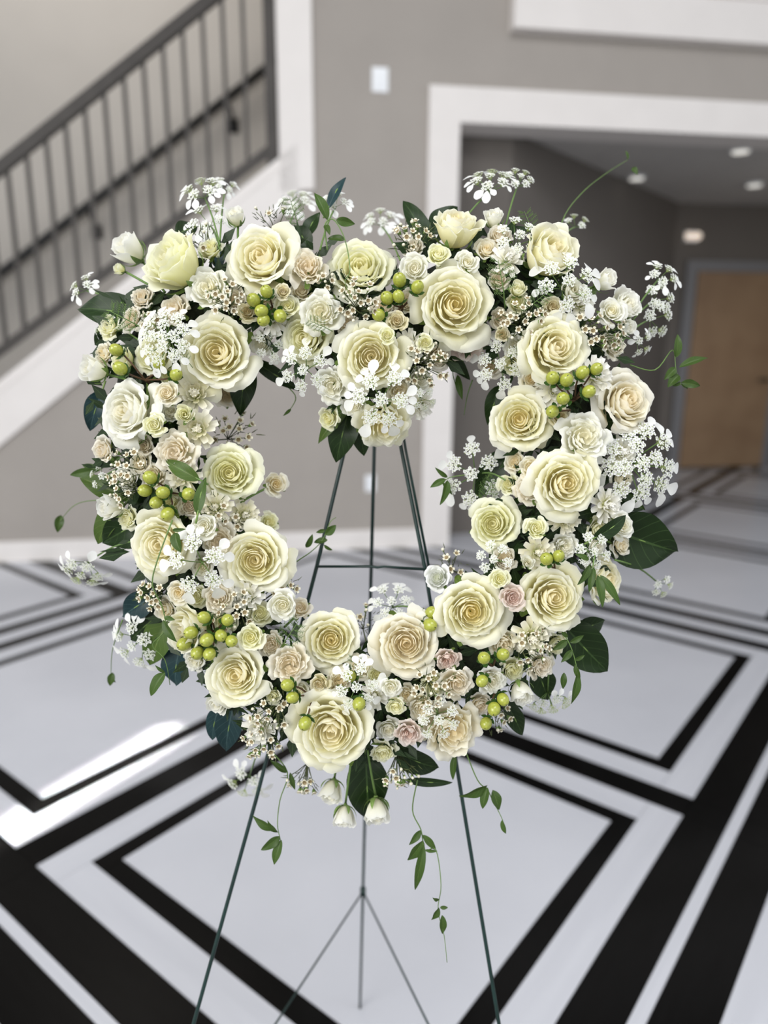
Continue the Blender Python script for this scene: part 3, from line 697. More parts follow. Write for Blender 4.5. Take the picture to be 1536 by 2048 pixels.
def berries(lst, base, dz, label, r=13.0, face=None):
    count[0] += 1; rnd = random.Random(count[0] * 23)
    root = P(base[0], base[1], depth_at(*base) + 0.012); e = empty('hypericum_sprig', basis(-fw).copy()); m = e.matrix_world.copy(); m.translation = root; e.matrix_world = m
    tag(e, label, 'berries'); iv = m.inverted(); sb_ = MB()
    cen = np.mean(np.array(lst, float), 0)
    for (bx, by) in lst:
        dd = depth_at(bx, by) - dz - rnd.uniform(-.004, .006); p = P(bx, by, dd); R = r * dd / F * rnd.uniform(.93, 1.06)
        v = np.array([bx, by]) - np.array(base, float); v = v / (np.hypot(*v) + 1e-6)
        tl = (face if face else (v[0] * .7, -v[1] * .7))
        nr = face_dir(tl[0] + rnd.uniform(-.25, .25), tl[1] + rnd.uniform(-.25, .25))
        lm = iv @ placed(p, nr, R, rnd.uniform(0, 6)); bo = link('berry', BM, e, lm); link('sepals', BC, bo)
        ed = iv @ (p - nr * R * 1.25); md = (iv @ root).lerp(ed, .6) + Vector((0, 0, -.006))
        sb_.tube([iv @ root, md, ed], 0.0012, 5)
    sb_.tube([iv @ root, Vector((0, 0, -0.035))], 0.0015, 5)
    link('stem', sb_.mesh('stem', M_SR), e)
    return e

# ------------------------------------------------------------------ chrysanthemums
def mum_petals():
    out = []
    for kind in range(3):
        rnd = random.Random(kind + 40); V = []; U = []; nu, nv = 4, 6; curl = (0.9, 0.45, 0.12)[kind]; wd_ = (.075, .10, .12)[kind]
        for j in range(nv):
            v = j / (nv - 1); wv = wd_ * (0.45 + .75 * math.sin(PI * min(1, v * .70 + .05)))
            for i in range(nu):
                u = -1 + 2 * i / (nu - 1); V.append((u * wv, v - curl * .35 * v ** 3, .07 * u * u + curl * .55 * v * v)); U.append((i / (nu - 1), v))
        out.append(mesh('petal', V, [(j * nu + i, j * nu + i + 1, (j + 1) * nu + i + 1, (j + 1) * nu + i) for j in range(nv - 1) for i in range(nu - 1)], M_MUM, True, U))
    return out
M_MUM = petal_mat('petal_mum', (0.58,0.60,0.28), (0.84,0.80,0.60), (0.90,0.87,0.75), (0.55,0.58,0.24), cr=0.2)
M_MUW = petal_mat('petal_mum_white', (0.70,0.68,0.42), (0.86,0.84,0.74), (0.92,0.91,0.86), (0.75,0.72,0.42), cr=0.2)
MUP = mum_petals()
MUPW = []
for me in MUP:
    c = me.copy(); c.materials[0] = M_MUW; MUPW.append(c)
cb = MB()
for k in range(26):
    rr = math.sqrt(k / 26) * .28; a = k * 2.4; cb.ball((rr * math.cos(a), rr * math.sin(a), .10 - rr * .3), .045, 0, 5, 4, (1, 1, 1.6))
MUC = cb.mesh('disc', mat('mum_disc', (0.50,0.54,0.20), .6))
def mum(x, y, r, tx, ty, dz, label, white=False):
    count[0] += 1; rnd = random.Random(count[0] * 29)
    if tx is None: tx, ty = auto_tilt(x, y, .5)
    nr = face_dir(tx, ty); d = depth_at(x, y) - dz; R = r * d / F
    m = placed(P(x, y, d), nr, R, rnd.uniform(0, 6.28)); e = empty('chrysanthemum', m); tag(e, label, 'flower'); link('disc', MUC, e)
    n = 40; pool = MUPW if white else MUP
    for k in range(n):
        t = k / (n - 1); a = k * 2.4 + rnd.uniform(-.15, .15); k3 = 0 if t < .3 else 1 if t < .6 else 2
        L_ = .30 + .70 * t; el = 1.15 * (1 - t) ** 1.2 - .12 + rnd.uniform(-.08, .08)
        link('petal', pool[k3], e, Matrix.Rotation(a, 4, 'Z') @ Matrix.Translation((0, .10, .02 - .10 * t)) @ Matrix.Rotation(el, 4, 'X') @ Matrix.Diagonal((1.15, L_, 1, 1)))
    b = MB(); b.ball((0, 0, -.22), .28, 0, 10, 6, (1, 1, .7)); b.tube([(0, 0, -.3), m.inverted() @ P(x, y, D0 - .01)], .0018 / R, 6); link('stem', b.mesh('stem', M_ST), e)
    return e

# ------------------------------------------------------------------ leaves and vines
LEAFM = {}
def leaf_mesh(M, aspect, bend, fold, seed, name='leaf_blade', tipp=1.0):
    key = (M.name, round(aspect, 2), round(bend, 2), round(fold, 2), seed)
    if key in LEAFM: return LEAFM[key]
    rnd = random.Random(seed); nu, nv = 9, 13; V = []; U = []; ph = rnd.uniform(0, 6)
    for j in range(nv):
        v = j / (nv - 1); hw_ = aspect * .5 * (math.sin(PI * v ** .80) ** .85) * (1 - .12 * v) + .004
        for i in range(nu):
            u = -1 + 2 * i / (nu - 1)
            z = abs(u) * hw_ * fold + bend * (-(v - .5) ** 2 * 4 + 1) * .18 + .05 * aspect * math.sin(v * 9 + ph + u * 1.5) * abs(u)
            V.append((u * hw_ * (1 - .1 * fold), v, z)); U.append((i / (nu - 1), v))
    me = mesh(name, V, [(j * nu + i, j * nu + i + 1, (j + 1) * nu + i + 1, (j + 1) * nu + i) for j in range(nv - 1) for i in range(nu - 1)], M, True, U)
    LEAFM[key] = me; return me
def leaf_matrix(a, c, roll, pitch=0.0):
    y = (c - a); L_ = y.length; y.normalize(); z = -fw - y * (-fw).dot(y); z.normalize(); x = y.cross(z)
    m = Matrix((x, y, z)).transposed().to_4x4() @ Matrix.Rotation(roll, 4, 'Y') @ Matrix.Scale(L_, 4); m.translation = a; return m
def leaf(x0, y0, x1, y1, wpx, M, dz, label, bend=.6, fold=.25, roll=None, dtip=0.012, name='salal_leaf', cat='leaf'):
    count[0] += 1; rnd = random.Random(count[0] * 37)
    d = D0 - .012 - dz; a = P(x0, y0, d); c = P(x1, y1, d + dtip)
    asp = wpx / max(1, math.hypot(x1 - x0, y1 - y0))
    m = leaf_matrix(a, c, rnd.uniform(-.25, .25) if roll is None else roll)
    e = empty(name, m); tag(e, label, cat)
    link('blade', leaf_mesh(M, asp, bend, fold, count[0] % 3), e)
    b = MB(); L_ = (c - a).length; b.tube([(0, -.22, -.02), (0, 0, 0), (0, .5, bend * .18 + .002), (0, .92, bend * .05)], [.0014 / L_, .0012 / L_, .0008 / L_, .0003 / L_], 5)
    link('midrib', b.mesh('midrib', M_ST if M is M_LO else M_SP), e)
    return e
def vine(path, leaves, dz, label, r=.0009, M=None, name='vine_tendril', lw=.40, dzs=None):
    count[0] += 1; rnd = random.Random(count[0] * 41); M = M or M_LV
    n = len(path); W = [P(x, y, D0 - .02 - (dzs[i] if dzs else dz)) for i, (x, y) in enumerate(path)]
    m = basis(-fw).copy(); m.translation = W[0]; e = empty(name, m); iv = m.inverted(); tag(e, label, 'vine')
    sp = []                                     # smooth the path
    for i in range(n - 1):
        p0, p1, p2, p3 = W[max(i - 1, 0)], W[i], W[i + 1], W[min(i + 2, n - 1)]
        for k in range(5):
            t = k / 5; sp.append(.5 * ((2 * p1) + (p2 - p0) * t + (2 * p0 - 5 * p1 + 4 * p2 - p3) * t * t + (3 * p1 - p0 - 3 * p2 + p3) * t ** 3))
    sp.append(W[-1]); b = MB(); b.tube([iv @ p for p in sp], [r * (1 - .55 * i / len(sp)) for i in range(len(sp))], 6); link('stem', b.mesh('stem', M_ST), e)
    xs = np.array(path, float)
    for lf in leaves:
        x0, y0, x1, y1 = lf[:4]; k = int(np.argmin(((xs - np.array([x0, y0])) ** 2).sum(1))); d = D0 - .02 - (dzs[k] if dzs else dz)
        a = P(x0, y0, d); c = P(x1, y1, d + rnd.uniform(-.006, .006))
        lw_ = lf[4] if len(lf) > 4 else lw
        link('leaf', leaf_mesh(M, lw_, .5, .35, k % 3, 'leaf'), e, iv @ leaf_matrix(a, c, rnd.uniform(-.5, .5)))
    return e
def feathery(x, y, r, ang, dz, label, M=None):
    count[0] += 1; rnd = random.Random(count[0] * 43); d = depth_at(x, y) - dz; R = r * d / F
    m = placed(P(x, y, d), -fw, R, ang); e = empty('feathery_sprig', m); tag(e, label, 'greenery'); b = MB()
    b.tube([(0, -1, -.5), (0, -.3, -.1), (0, .4, 0), (0, 1, .05)], [.035, .03, .022, .01], 5); link('stem', b.mesh('stem', M or M_ST), e); b = MB()
    for k in range(11):
        v = -.5 + k * .14; sd = 1 if k % 2 else -1; a = Vector((0, v, .0)); L_ = .62 * (1 - abs(v - .1) * .55); c = a + Vector((sd * L_, .35 * L_, rnd.uniform(-.1, .25)))
        b.tube([a, c], [.02, .010], 3)
        for q in range(5):
            s_ = a.lerp(c, .25 + q * .17)
            for w_ in (-1, 1): b.tube([s_, s_ + Vector((sd * .10, .12 * w_ + .05, rnd.uniform(-.02, .08)))], [.018, .006], 3)
    link('leaflets', b.mesh('leaflets', M or M_ST), e); return e
# ------------------------------------------------------------------ planting plan (picture positions on the heart, size, facing)
BIG = [
 (517,508,84,-.15,.10,'L',M_IV,.006,'large ivory rose at the top of the left lobe, beside the pale stair stringer'),
 (350,532,70,-.75,.50,'H',M_GC,.000,'large ivory rose seen from the side, facing up to the left, top left shoulder'),
 (720,530,74,0,.25,'L',M_GC,-.006,'large greenish cream rose with a thin green tendril across it'),
 (912,607,92,.05,-.05,'L',M_IV,.012,'largest open ivory rose of the right lobe, right of the notch'),
 (430,703,86,0,-.05,'L',M_IV,.012,'large open ivory rose of the left lobe, right of the big white lace flower'),
 (246,822,76,-.45,.08,'L',M_WH,.004,'large white rose at the left edge, facing left'),
 (742,712,80,.05,-.10,'L',M_IV,.014,'large golden centred ivory rose at the top of the notch point'),
 (606,675,62,-.40,-.25,'L',M_GC,-.012,'yellowish green cream rose below the white spray rose, left of the notch'),
 (1118,692,80,.22,.05,'L',M_IV,.012,'large ivory rose directly above the row of green berries on the right'),
 (1103,503,66,.50,.35,'H',M_IV,.002,'large ivory rose facing up and right at the top of the right lobe'),
 (910,465,54,.10,1.1,'H',M_IV,-.012,'ruffled ivory rose seen from the side, standing up at the top behind small roses'),
 (1038,838,70,-.28,0,'L',M_IV,.004,'ivory rose on the inner edge of the right lobe, facing left'),
 (1260,800,70,.42,.15,'L',M_CR,.002,'large cream rose at the right outer edge, above the big white lace flower'),
 (1137,967,80,.05,0,'L',M_IV,.016,'large open ivory rose with deep golden crevices, middle of the right side'),
 (985,1048,58,-.32,.10,'L',M_GC,-.004,'pale yellow green rose on the inner edge of the right side, below the lace flower'),
 (458,945,67,.10,.05,'L',M_GC,.006,'pale yellow green rose on the inner left side beside a lone spray rose'),
 (314,1090,76,-.15,0,'L',M_IV,.006,'large ivory rose at the left edge crossed by a long curling vine'),
 (508,1122,78,.05,-.05,'L',M_IV,.012,'large ivory rose at the lower inner left, beside the easel left leg'),
 (380,1262,54,-.85,.05,'H',M_IV,-.006,'ivory rose seen from the side, behind the cluster of green berries at lower left'),
 (468,1352,70,-.10,.05,'L',M_IV,.008,'large ivory rose at lower left, below two small greenish roses'),
 (662,1280,68,.10,.15,'L',M_IV,.002,'large ivory rose at the bottom inner edge, left of the rear easel leg'),
 (812,1288,78,-.05,.10,'L',M_CR,.010,'large cream rose at the bottom inner edge, right of the rear easel leg'),
 (944,1226,82,0,0,'L',M_IV,.012,'large open ivory rose between green berries and the dusty pink rose, lower right'),
 (1113,1195,78,.10,.05,'L',M_IV,.008,'large ivory rose at the lower right, above the big dark leaves'),
 (660,1468,95,-.05,0,'L',M_IV,.018,'largest ivory rose of all, at the bottom left of the heart tip'),
 (907,1468,66,.15,-.10,'G',M_CR,.008,'creamy white garden rose at the bottom right, half under a lace flower'),
 (768,852,62,.10,-.85,'G',M_IV,-.014,'ruffled cream rose facing down at the lowest point of the notch'),
 (1215,1160,56,.75,.10,'L',M_IV,-.018,'cream rose half hidden at the right edge behind dangling dark leaves'),
 (298,708,50,-.50,.20,'L',M_GC,-.014,'cream rose tucked behind the big lace flower on the left'),
]
for (x,y,r,tx,ty,k,M,dz,lab) in BIG: rose('rose','flower',x,y,r,k,M,tx,ty,dz,lab)
MID = [
 (412,572,47,-.10,.15,'G',M_WH,.004,'white garden spray rose with waxflowers over its right side, upper left'),
 (613,530,44,.05,.20,'G',M_BL,.004,'beige pink rose between the two large roses at the top left'),
 (642,622,48,0,0,'G',M_WH,.012,'white garden spray rose left of the notch, above the yellowish rose'),
 (346,905,48,-.1,0,'G',M_BL,.008,'beige pink rose on the left side, below two small greenish roses'),
 (662,772,40,-.2,-.3,'G',M_WH,-.002,'white ruffled rose at the left of the notch point, under a lace flower'),
 (437,1083,40,.1,0,'G',M_BL,-.008,'blush rose half hidden behind a small cream rose on the left side'),
 (436,1197,36,0,0,'G',M_BL,.002,'beige pink rose above the berry cluster at lower left'),
 (578,1330,46,0,.1,'G',M_BL,.004,'beige pink rose at the bottom left, between two large ivory roses'),
 (915,1370,38,.1,-.2,'G',M_BL,.002,'beige rose at lower right, between the berries and a small lace flower'),
 (1026,1196,30,0,0,'S',M_PK,.010,'small dusty pink rose between two large ivory roses, lower right'),
 (818,1470,32,-.1,-.3,'G',M_PK,.000,'dusty pink rose at the bottom between the biggest rose and the creamy one'),
 (935,690,40,0,-.5,'G',M_PK,-.020,'pale pink rose peeping out below the largest rose of the right lobe'),
 (1172,872,58,.05,.1,'G',M_WH,.008,'white garden rose on the right side, below the row of green berries'),
 (1056,978,34,-.4,.05,'G',M_BL,-.008,'blush rose left of the large golden centred rose, lower of two'),
 (1064,936,30,-.3,.1,'S',M_CR,-.008,'cream rose left of the large golden centred rose, upper of two'),
 (1252,610,38,.6,.2,'H',M_WH,-.010,'white rose behind a small round rosebud at the right shoulder'),
 (897,1322,28,0,-.3,'G',M_PK,-.008,'pink blush rose under the large open rose at lower right'),
 (1085,1335,32,.3,-.3,'G',M_BL,-.008,'blush rose behind waxflowers at the lower right edge'),
 (845,1418,34,0,-.2,'G',M_CR,-.012,'cream rose tucked between a lace flower and tiny roses at the bottom'),
 (345,615,36,-.3,.2,'G',M_BL,-.014,'blush rose below the side-facing rose at the top left shoulder'),
 (600,1215,26,.1,.5,'S',M_BL,-.014,'blush rose on the inner edge behind the round white spray rose'),
 (455,790,30,.2,-.2,'G',M_BL,-.020,'beige rose hidden beneath the large left lobe rose'),
 (1245,1090,26,.5,0,'S',M_CR,-.022,'cream spray rose under the broad dark leaf on the right'),
 (575,610,28,.1,.1,'S',M_GC,-.006,'half closed yellowish rose left of the white garden spray rose'),
 (980,735,26,-.4,-.3,'S',M_BL,-.024,'blush rose behind the lace flower on the inner edge of the right lobe'),
 (245,720,28,-.7,.2,'H',M_GC,-.020,'half hidden cream rosebud behind a round green berry at the left edge'),
 (1010,1290,34,.1,-.3,'G',M_CR,-.016,'cream rose behind berries under the large open rose, lower right'),
 (540,1290,30,.0,.1,'G',M_BL,-.016,'beige rose behind dark feathery greens at lower left'),
]
for (x,y,r,tx,ty,k,M,dz,lab) in MID: rose('garden_rose','flower',x,y,r,k,M,tx,ty,dz,lab)
SMALL = [
 (257,498,37,-.75,.65,'B',M_WH,0,'white rosebud on a long stem leaning out at the upper left', (330,585)),
 (238,538,13,-.9,.2,'B',M_GC,-.02,'tiny green bud on the stem below the leaning upper left rosebud', (330,590)),
 (828,535,34,-.1,-.1,'S',M_WH,.012,'white spray rose with green sepals at the left of the right lobe', None),
 (876,505,26,0,.25,'S',M_GC,.014,'greenish cream spray rose under the standing ruffled rose', None),
 (936,522,26,.05,.1,'S',M_WH,.012,'small white spray rose just above the largest right lobe rose', None),
 (493,622,24,0,0,'S',M_TN,.002,'small tan rose right of the waxflowers in the left lobe', None),
 (565,582,18,.1,0,'S',M_TN,.004,'tiny tan rose under the top left large rose, beside green berries', None),
 (793,640,24,0,0,'S',M_TN,.006,'small tan rose left of the largest right lobe rose', None),
 (773,670,19,0,0,'S',M_GC,.026,'tiny green centred rose resting on the notch rose', None),
 (851,685,20,0,-.2,'S',M_GC,.014,'tiny greenish white rose below the largest right lobe rose', None),
 (331,785,28,0,0,'S',M_CR,.014,'small cream spray rose between the white left edge rose and the left lobe rose', None),
 (306,850,26,0,-.1,'S',M_GC,.014,'small greenish cream rose at the lower right of the white left edge rose', None),
 (368,828,22,.1,0,'B',M_GC,.014,'green tinged rosebud beside chrysanthemums on the left side', None),
 (184,740,31,-.85,.2,'B',M_WH,-.005,'white rosebud pointing left above the white left edge rose', (290,770)),
 (218,1015,30,-.85,-.2,'B',M_WH,-.010,'white rosebud pointing left above the dark leaves at mid left', (300,960)),
 (553,968,27,.45,.05,'S',M_CR,.008,'lone cream spray rose sticking into the open middle on a short stem', (480,1005)),
 (540,1043,23,.55,.2,'S',M_GC,-.002,'small yellowish spray rose on the inner left edge, lower of two', (470,1060)),
 (407,1052,29,0,0,'S',M_WH,.018,'small cream white rose right of the long vine on the left side', None),
 (356,1186,27,-.1,-.1,'S',M_CR,.010,'small cream rose under the left edge rose with the vine', None),
 (565,1212,34,.05,0,'S',M_WH,.016,'round white spray rose on the inner edge at lower left', None),
 (500,1275,31,0,.1,'S',M_GC,.020,'small greenish white rose right of the berry cluster at lower left', None),
 (873,1155,30,-.25,.2,'S',M_SW,.008,'bright white spray rose on the inner edge beside the right easel leg', None),
 (1000,1157,23,0,.2,'S',M_GC,.014,'tiny greenish rose directly above the dusty pink rose', None),
 (1074,1055,26,0,.2,'S',M_GC,.010,'small greenish spray rose below the large golden centred rose', None),
 (1056,1125,16,-.1,.2,'B',M_WH,.010,'tiny white bud left of two green berries, lower right', None),
 (1249,1052,30,.3,0,'S',M_WH,.012,'small white rose lying on the broad dark leaf at the right edge', (1180,1040)),
 (1225,620,31,-.1,.1,'S',M_WH,.012,'round white rosebud at the right shoulder, in front of a larger white rose', None),
 (1212,560,26,.75,.35,'B',M_WH,.000,'white rosebud pointing up and right at the right shoulder', (1120,600)),
 (1150,578,28,.1,-.1,'B',M_WH,.006,'white rosebud under the lace flower at the top right', None),
 (988,436,22,-.1,.9,'B',M_WH,-.020,'small upright white rosebud at the top, left of the upper lace flowers', (985,520)),
 (655,838,26,-.55,-.35,'S',M_GC,-.010,'small cream rosebud hanging at the left of the notch point above dark leaves', (715,800)),
 (782,1376,23,0,-.1,'S',M_WH,.018,'tiny white rose under the large cream rose at the bottom', None),
 (638,1370,23,0,0,'S',M_TN,.002,'small tan rose above the biggest bottom rose', None),
 (792,1415,22,0,-.2,'S',M_GC,.006,'tiny greenish rose at the bottom, below the tiny white rose', None),
 (986,1366,32,.2,-.2,'G',M_WH,.004,'ruffled white spray rose behind the right bottom berries', None),
 (1042,1386,29,.15,-1.1,'B',M_WH,-.004,'white rosebud hanging down at the bottom right edge', (1030,1310)),
 (688,1634,26,-.15,-1.3,'B',M_WH,-.008,'hanging white rosebud at the bottom, lowest on the left of the pair', (705,1500)),
 (754,1624,31,.1,-1.3,'B',M_WH,.000,'hanging white rosebud at the bottom, right one of the three', (735,1500)),
 (664,1584,28,-.2,-1.2,'B',M_WH,-.014,'hanging white rosebud at the bottom, leftmost and highest of the three', (680,1490)),
 (470,432,22,-.1,.9,'B',M_WH,-.020,'small upright white bud at the top left behind the large rose', (480,510)),
 (1107,612,24,0,0,'S',M_TN,-.004,'small tan rose above the large rose with the berry row', None),
 (1035,575,20,-.1,.2,'B',M_GC,-.004,'small green white bud right of the largest right lobe rose', None),
 (1005,668,17,-.1,-.1,'S',M_TN,.002,'tiny tan rose among waxflowers right of the largest right lobe rose', None),
 (1075,855,22,.2,-.1,'S',M_GC,-.010,'small greenish rose tucked beside the inner right lobe rose', None),
 (1120,830,24,0,0,'S',M_TN,-.012,'small tan rose below a single green berry on the right side', None),
 (435,1405,26,-.5,-.6,'B',M_WH,-.018,'white rosebud under the lower left large rose', None),
 (1255,655,20,.7,-.2,'B',M_WH,-.020,'small white bud below the two white roses at the right shoulder', None),
 (545,1395,20,-.1,-.2,'S',M_GC,-.010,'small yellowish rose left of the biggest bottom rose berries', None),
]
for (x,y,r,tx,ty,k,M,dz,lab,stem) in SMALL: rose('rosebud' if k=='B' else 'spray_rose','flower',x,y,r,k,M,tx,ty,dz,lab,stem)
MUMS = [
 (390,790,44,.1,.1,-.014,'cream chrysanthemum on the left side, just below the left lobe rose',0),
 (396,858,42,.15,-.1,-.006,'greenish chrysanthemum on the left side above the blush rose',0),
 (368,955,38,0,0,-.004,'curled cream chrysanthemum left of the pale yellow green rose',0),
 (432,1015,36,.1,0,-.012,'small greenish chrysanthemum under the pale yellow green rose',0),
 (488,1030,34,.4,0,-.018,'pale chrysanthemum on the inner left edge between two lone spray roses',0),
 (1188,752,44,.3,0,-.010,'white chrysanthemum behind the right end of the berry row',1),
 (1110,782,42,0,0,-.018,'white chrysanthemum behind the berry row on the right side',1),
 (1062,1272,42,.1,-.2,-.006,'pale chrysanthemum under the dusty pink rose',0),
 (1212,1010,40,.5,-.1,-.014,'white chrysanthemum at the lower right of the large golden centred rose',1),
 (1240,905,38,.3,0,-.018,'white chrysanthemum behind the big right lace flower',1),
 (1075,1105,36,0,0,-.016,'pinkish chrysanthemum behind two green berries on the lower right',0),
 (1130,1040,34,.1,-.3,-.020,'greenish chrysanthemum below the large golden centred rose',0),
 (495,1190,34,.1,0,-.014,'white chrysanthemum below the lower inner left rose',1),
 (1015,520,36,.1,.2,-.016,'white chrysanthemum behind feathery greens in the right lobe',1),
 (1160,610,34,.2,.2,-.016,'white chrysanthemum above the tan rose at the right shoulder',1),
 (820,690,34,.1,-.1,-.016,'pale chrysanthemum behind the notch rose',1),
 (545,640,32,.2,-.1,-.018,'white chrysanthemum behind green berries in the left lobe',1),
 (520,1455,40,-.2,-.2,-.016,'white chrysanthemum behind waxflowers left of the biggest bottom rose',1),
 (840,810,34,.4,-.5,-.020,'white chrysanthemum at the right of the notch point',1),
 (750,1390,32,0,0,-.016,'white chrysanthemum below the rear easel leg roses',1),
]
for (x,y,r,tx,ty,dz,lab,wh) in MUMS: mum(x,y,r,tx,ty,dz,lab,bool(wh))
LACE = [
 (325,672,56,-.15,.05,.020,'big white lace flower covering the left of the left lobe rose',None,1,7),
 (398,372,38,-.3,.7,-.030,'white lace flower standing highest at the top left',(440,490),1,5),
 (412,432,38,-.1,.4,-.016,'white lace flower just under the highest one at the top left',(440,500),1,5),
 (160,568,28,-.4,.5,-.030,'small white lace flower alone at the far left beside the stair rail',(300,640),1,4),
 (606,740,48,-.1,-.2,.012,'white lace flower left of the notch point, over the yellowish rose',None,1,6),
 (762,798,62,0,-.15,.024,'large white lace flower over the notch point rose',None,1,6),
 (980,352,44,-.1,.9,-.020,'white lace flower standing tall on a bare green stem at the top right',(895,490),1,6),
 (1042,352,32,.2,.6,-.030,'small greenish lace flower at the top right, right of the tall one',(1000,500),0,6),
 (1040,470,50,.1,.3,-.004,'cluster of white lace flowers left of the rose that faces up and right',None,0,7),
 (1000,728,50,-.2,-.1,.000,'white lace flower at the inner edge left of the rose above the berry row',None,1,6),
 (1138,560,60,.1,.1,.018,'white lace flower lying over the top right rose and rosebud',None,1,6),
 (943,948,62,-.3,.0,.000,'round white lace flower with open rays on the inner edge of the right side',(1010,960),1,6),
 (1283,925,80,.15,-.05,.016,'largest white lace flower, at the right edge with broad outer petals',None,1,7),
 (1328,545,30,.2,.4,-.020,'small white lace flower at the top of the tall spray by the wooden door',(1230,690),1,5),
 (1322,592,34,.3,.1,-.020,'small white lace flower in the middle of the tall spray by the wooden door',(1230,690),0,5),
 (1318,640,36,.4,-.3,-.020,'greenish lace flower lowest on the tall spray by the wooden door',(1230,700),0,5),
 (1328,1175,26,.4,-.5,-.060,'tiny blurred lace flower on a thin stem at the far right over the black stripes',(1230,1120),0,5),
 (1188,1103,40,.1,.1,.018,'white lace flower over the lower right rose and the dangling dark leaves',None,0,6),
 (1104,1416,46,.2,-1.3,-.004,'lace flower seen from behind, hanging on a bent green stem at the bottom right',(1100,1290),1,7),
 (878,1440,48,.0,-.1,.024,'white lace flower over the creamy garden rose at the bottom right',None,0,7),
 (712,1374,46,0,.1,.020,'white lace flower above the biggest bottom rose',None,1,6),
 (264,1292,50,-.4,-.3,-.010,'white lace flower hanging out at the lower left edge',(350,1200),1,6),
 (162,1150,46,-.2,-1.0,-.030,'lace flower seen from the side at the far left, above the floor',(280,1080),1,6),
 (394,1128,58,0,0,.024,'open white lace flower between the left edge rose and the inner left rose',None,1,5),
 (783,1202,42,-.1,.6,-.016,'white lace flower in front of the rear easel leg, inner bottom edge',(850,1230),1,6),
 (988,1118,38,-.2,.2,.008,'small lace flower under the inner right yellow green rose',None,0,6),
 (490,1572,38,-.2,-.5,-.120,'blurred lace flower hanging behind the left easel leg',(530,1480),1,5),
 (757,432,30,-.2,.6,-.150,'blurred lace flower above the notch',(800,520),1,5),
 (590,395,34,-.1,.7,-.170,'blurred lace flower at the top between the left roses',(570,480),1,5),
 (672,398,26,.1,.5,-.030,'small lace flower beside the blue green leaf at the top',(640,500),1,4),
 (452,368,22,.4,.6,-.090,'small blurred lace flower right of the highest top left one',(440,480),1,4),
 (1155,438,24,.1,.8,-.110,'small blurred lace flower at the top right against the dark hallway',(1110,500),0,4),
 (192,950,24,-.6,.2,-.030,'tiny lace flower at the left edge below the white rose',(290,930),0,4),
 (538,690,30,.2,-.1,-.010,'small lace flower right of the left lobe rose',None,1,5),
 (1288,690,24,.6,-.5,-.020,'small hanging white floret cluster right of the berry row rose',(1210,680),1,4),
 (200,650,22,-.7,.2,-.040,'small white petalled flower over the dark leaves at the far left',(290,690),1,4),
 (850,800,26,.5,-.4,.000,'small green lace flower at the right of the notch point',None,0,5),
]
for (x,y,r,tx,ty,dz,lab,stem,big,nr) in LACE: lace(x,y,r,tx,ty,dz,lab,stem,bool(big),nr)
WAX = [
 (448,592,40,17,0,.05,.024,'waxflower sprig over the right side of the upper left white rose'),
 (716,600,46,20,0,0,.020,'waxflower sprig under the greenish cream rose with the tendril'),
 (820,470,46,15,-.2,.5,-.008,'waxflower sprig standing up left of the small right lobe roses'),
 (852,728,50,22,.1,-.2,.004,'waxflower sprig right of the golden centred notch rose'),
 (1046,640,50,22,0,0,.006,'waxflower sprig right of the largest right lobe rose'),
 (1190,656,46,13,.4,.1,-.004,'waxflower sprig at the right shoulder below the white rosebuds'),
 (470,862,46,13,.4,.1,-.006,'waxflower sprig sticking into the open middle from the left side'),
 (248,925,52,12,-.5,.3,-.010,'waxflower sprig at the left edge below the white rose'),
 (238,975,40,12,-.6,0,.000,'waxflower sprig beside green berries at the left edge'),
 (470,1225,50,16,0,0,-.002,'waxflower sprig above the small greenish white rose, lower left'),
 (568,1172,32,9,.3,.1,.000,'waxflower sprig at the right edge of the inner lower left rose'),
 (300,1190,34,12,-.4,0,-.006,'waxflower sprig above the blue green leaf at the left edge'),
 (535,1428,48,15,-.2,-.1,.002,'waxflower sprig left of the biggest bottom rose, upper'),
 (520,1488,44,15,-.3,-.4,-.006,'waxflower sprig left of the biggest bottom rose, lower'),
 (862,1378,42,14,0,0,.014,'waxflower sprig above the lace flower on the creamy garden rose'),
 (1064,1298,46,13,.2,-.1,.004,'waxflower sprig under the lower right large rose'),
 (602,1570,38,12,-.4,-1.1,-.018,'waxflower sprig hanging down left of the hanging rosebuds'),
 (800,1556,42,14,.1,-1.1,-.004,'waxflower sprig hanging down right of the biggest bottom rose'),
 (722,1232,34,6,0,.8,-.022,'bare waxflower twig standing between the two inner bottom roses'),
 (655,562,20,6,0,0,.004,'tiny waxflower cluster right of the beige pink rose at the top'),
 (425,1025,34,7,.1,0,.006,'waxflower sprig under the pale yellow green rose on the left'),
 (480,1050,30,6,.4,-.1,-.010,'dark waxflower sprig on the inner left edge between the lone spray roses'),
 (1230,672,36,9,.6,-.2,-.014,'waxflower sprig at the far right shoulder above the cream rose'),
 (900,1125,36,6,-.2,.4,-.014,'dark waxflower sprig above the bright white inner spray rose'),
 (1000,1440,34,7,.3,-.5,-.016,'waxflower sprig at the bottom right under the last green berry'),
 (395,480,44,6,-.2,.3,-.018,'waxflower sprig at the top left behind the white and side-facing roses'),
 (545,425,40,3,0,.8,-.026,'waxflower twig behind the top left large rose'),
]
for (x,y,r,n,tx,ty,dz,lab) in WAX: wax(x,y,r,n,tx,ty,dz,lab)
wax(300,640,30,4,-.4,.2,-.01,'waxflower twig under the dark leaves at the top left shoulder')
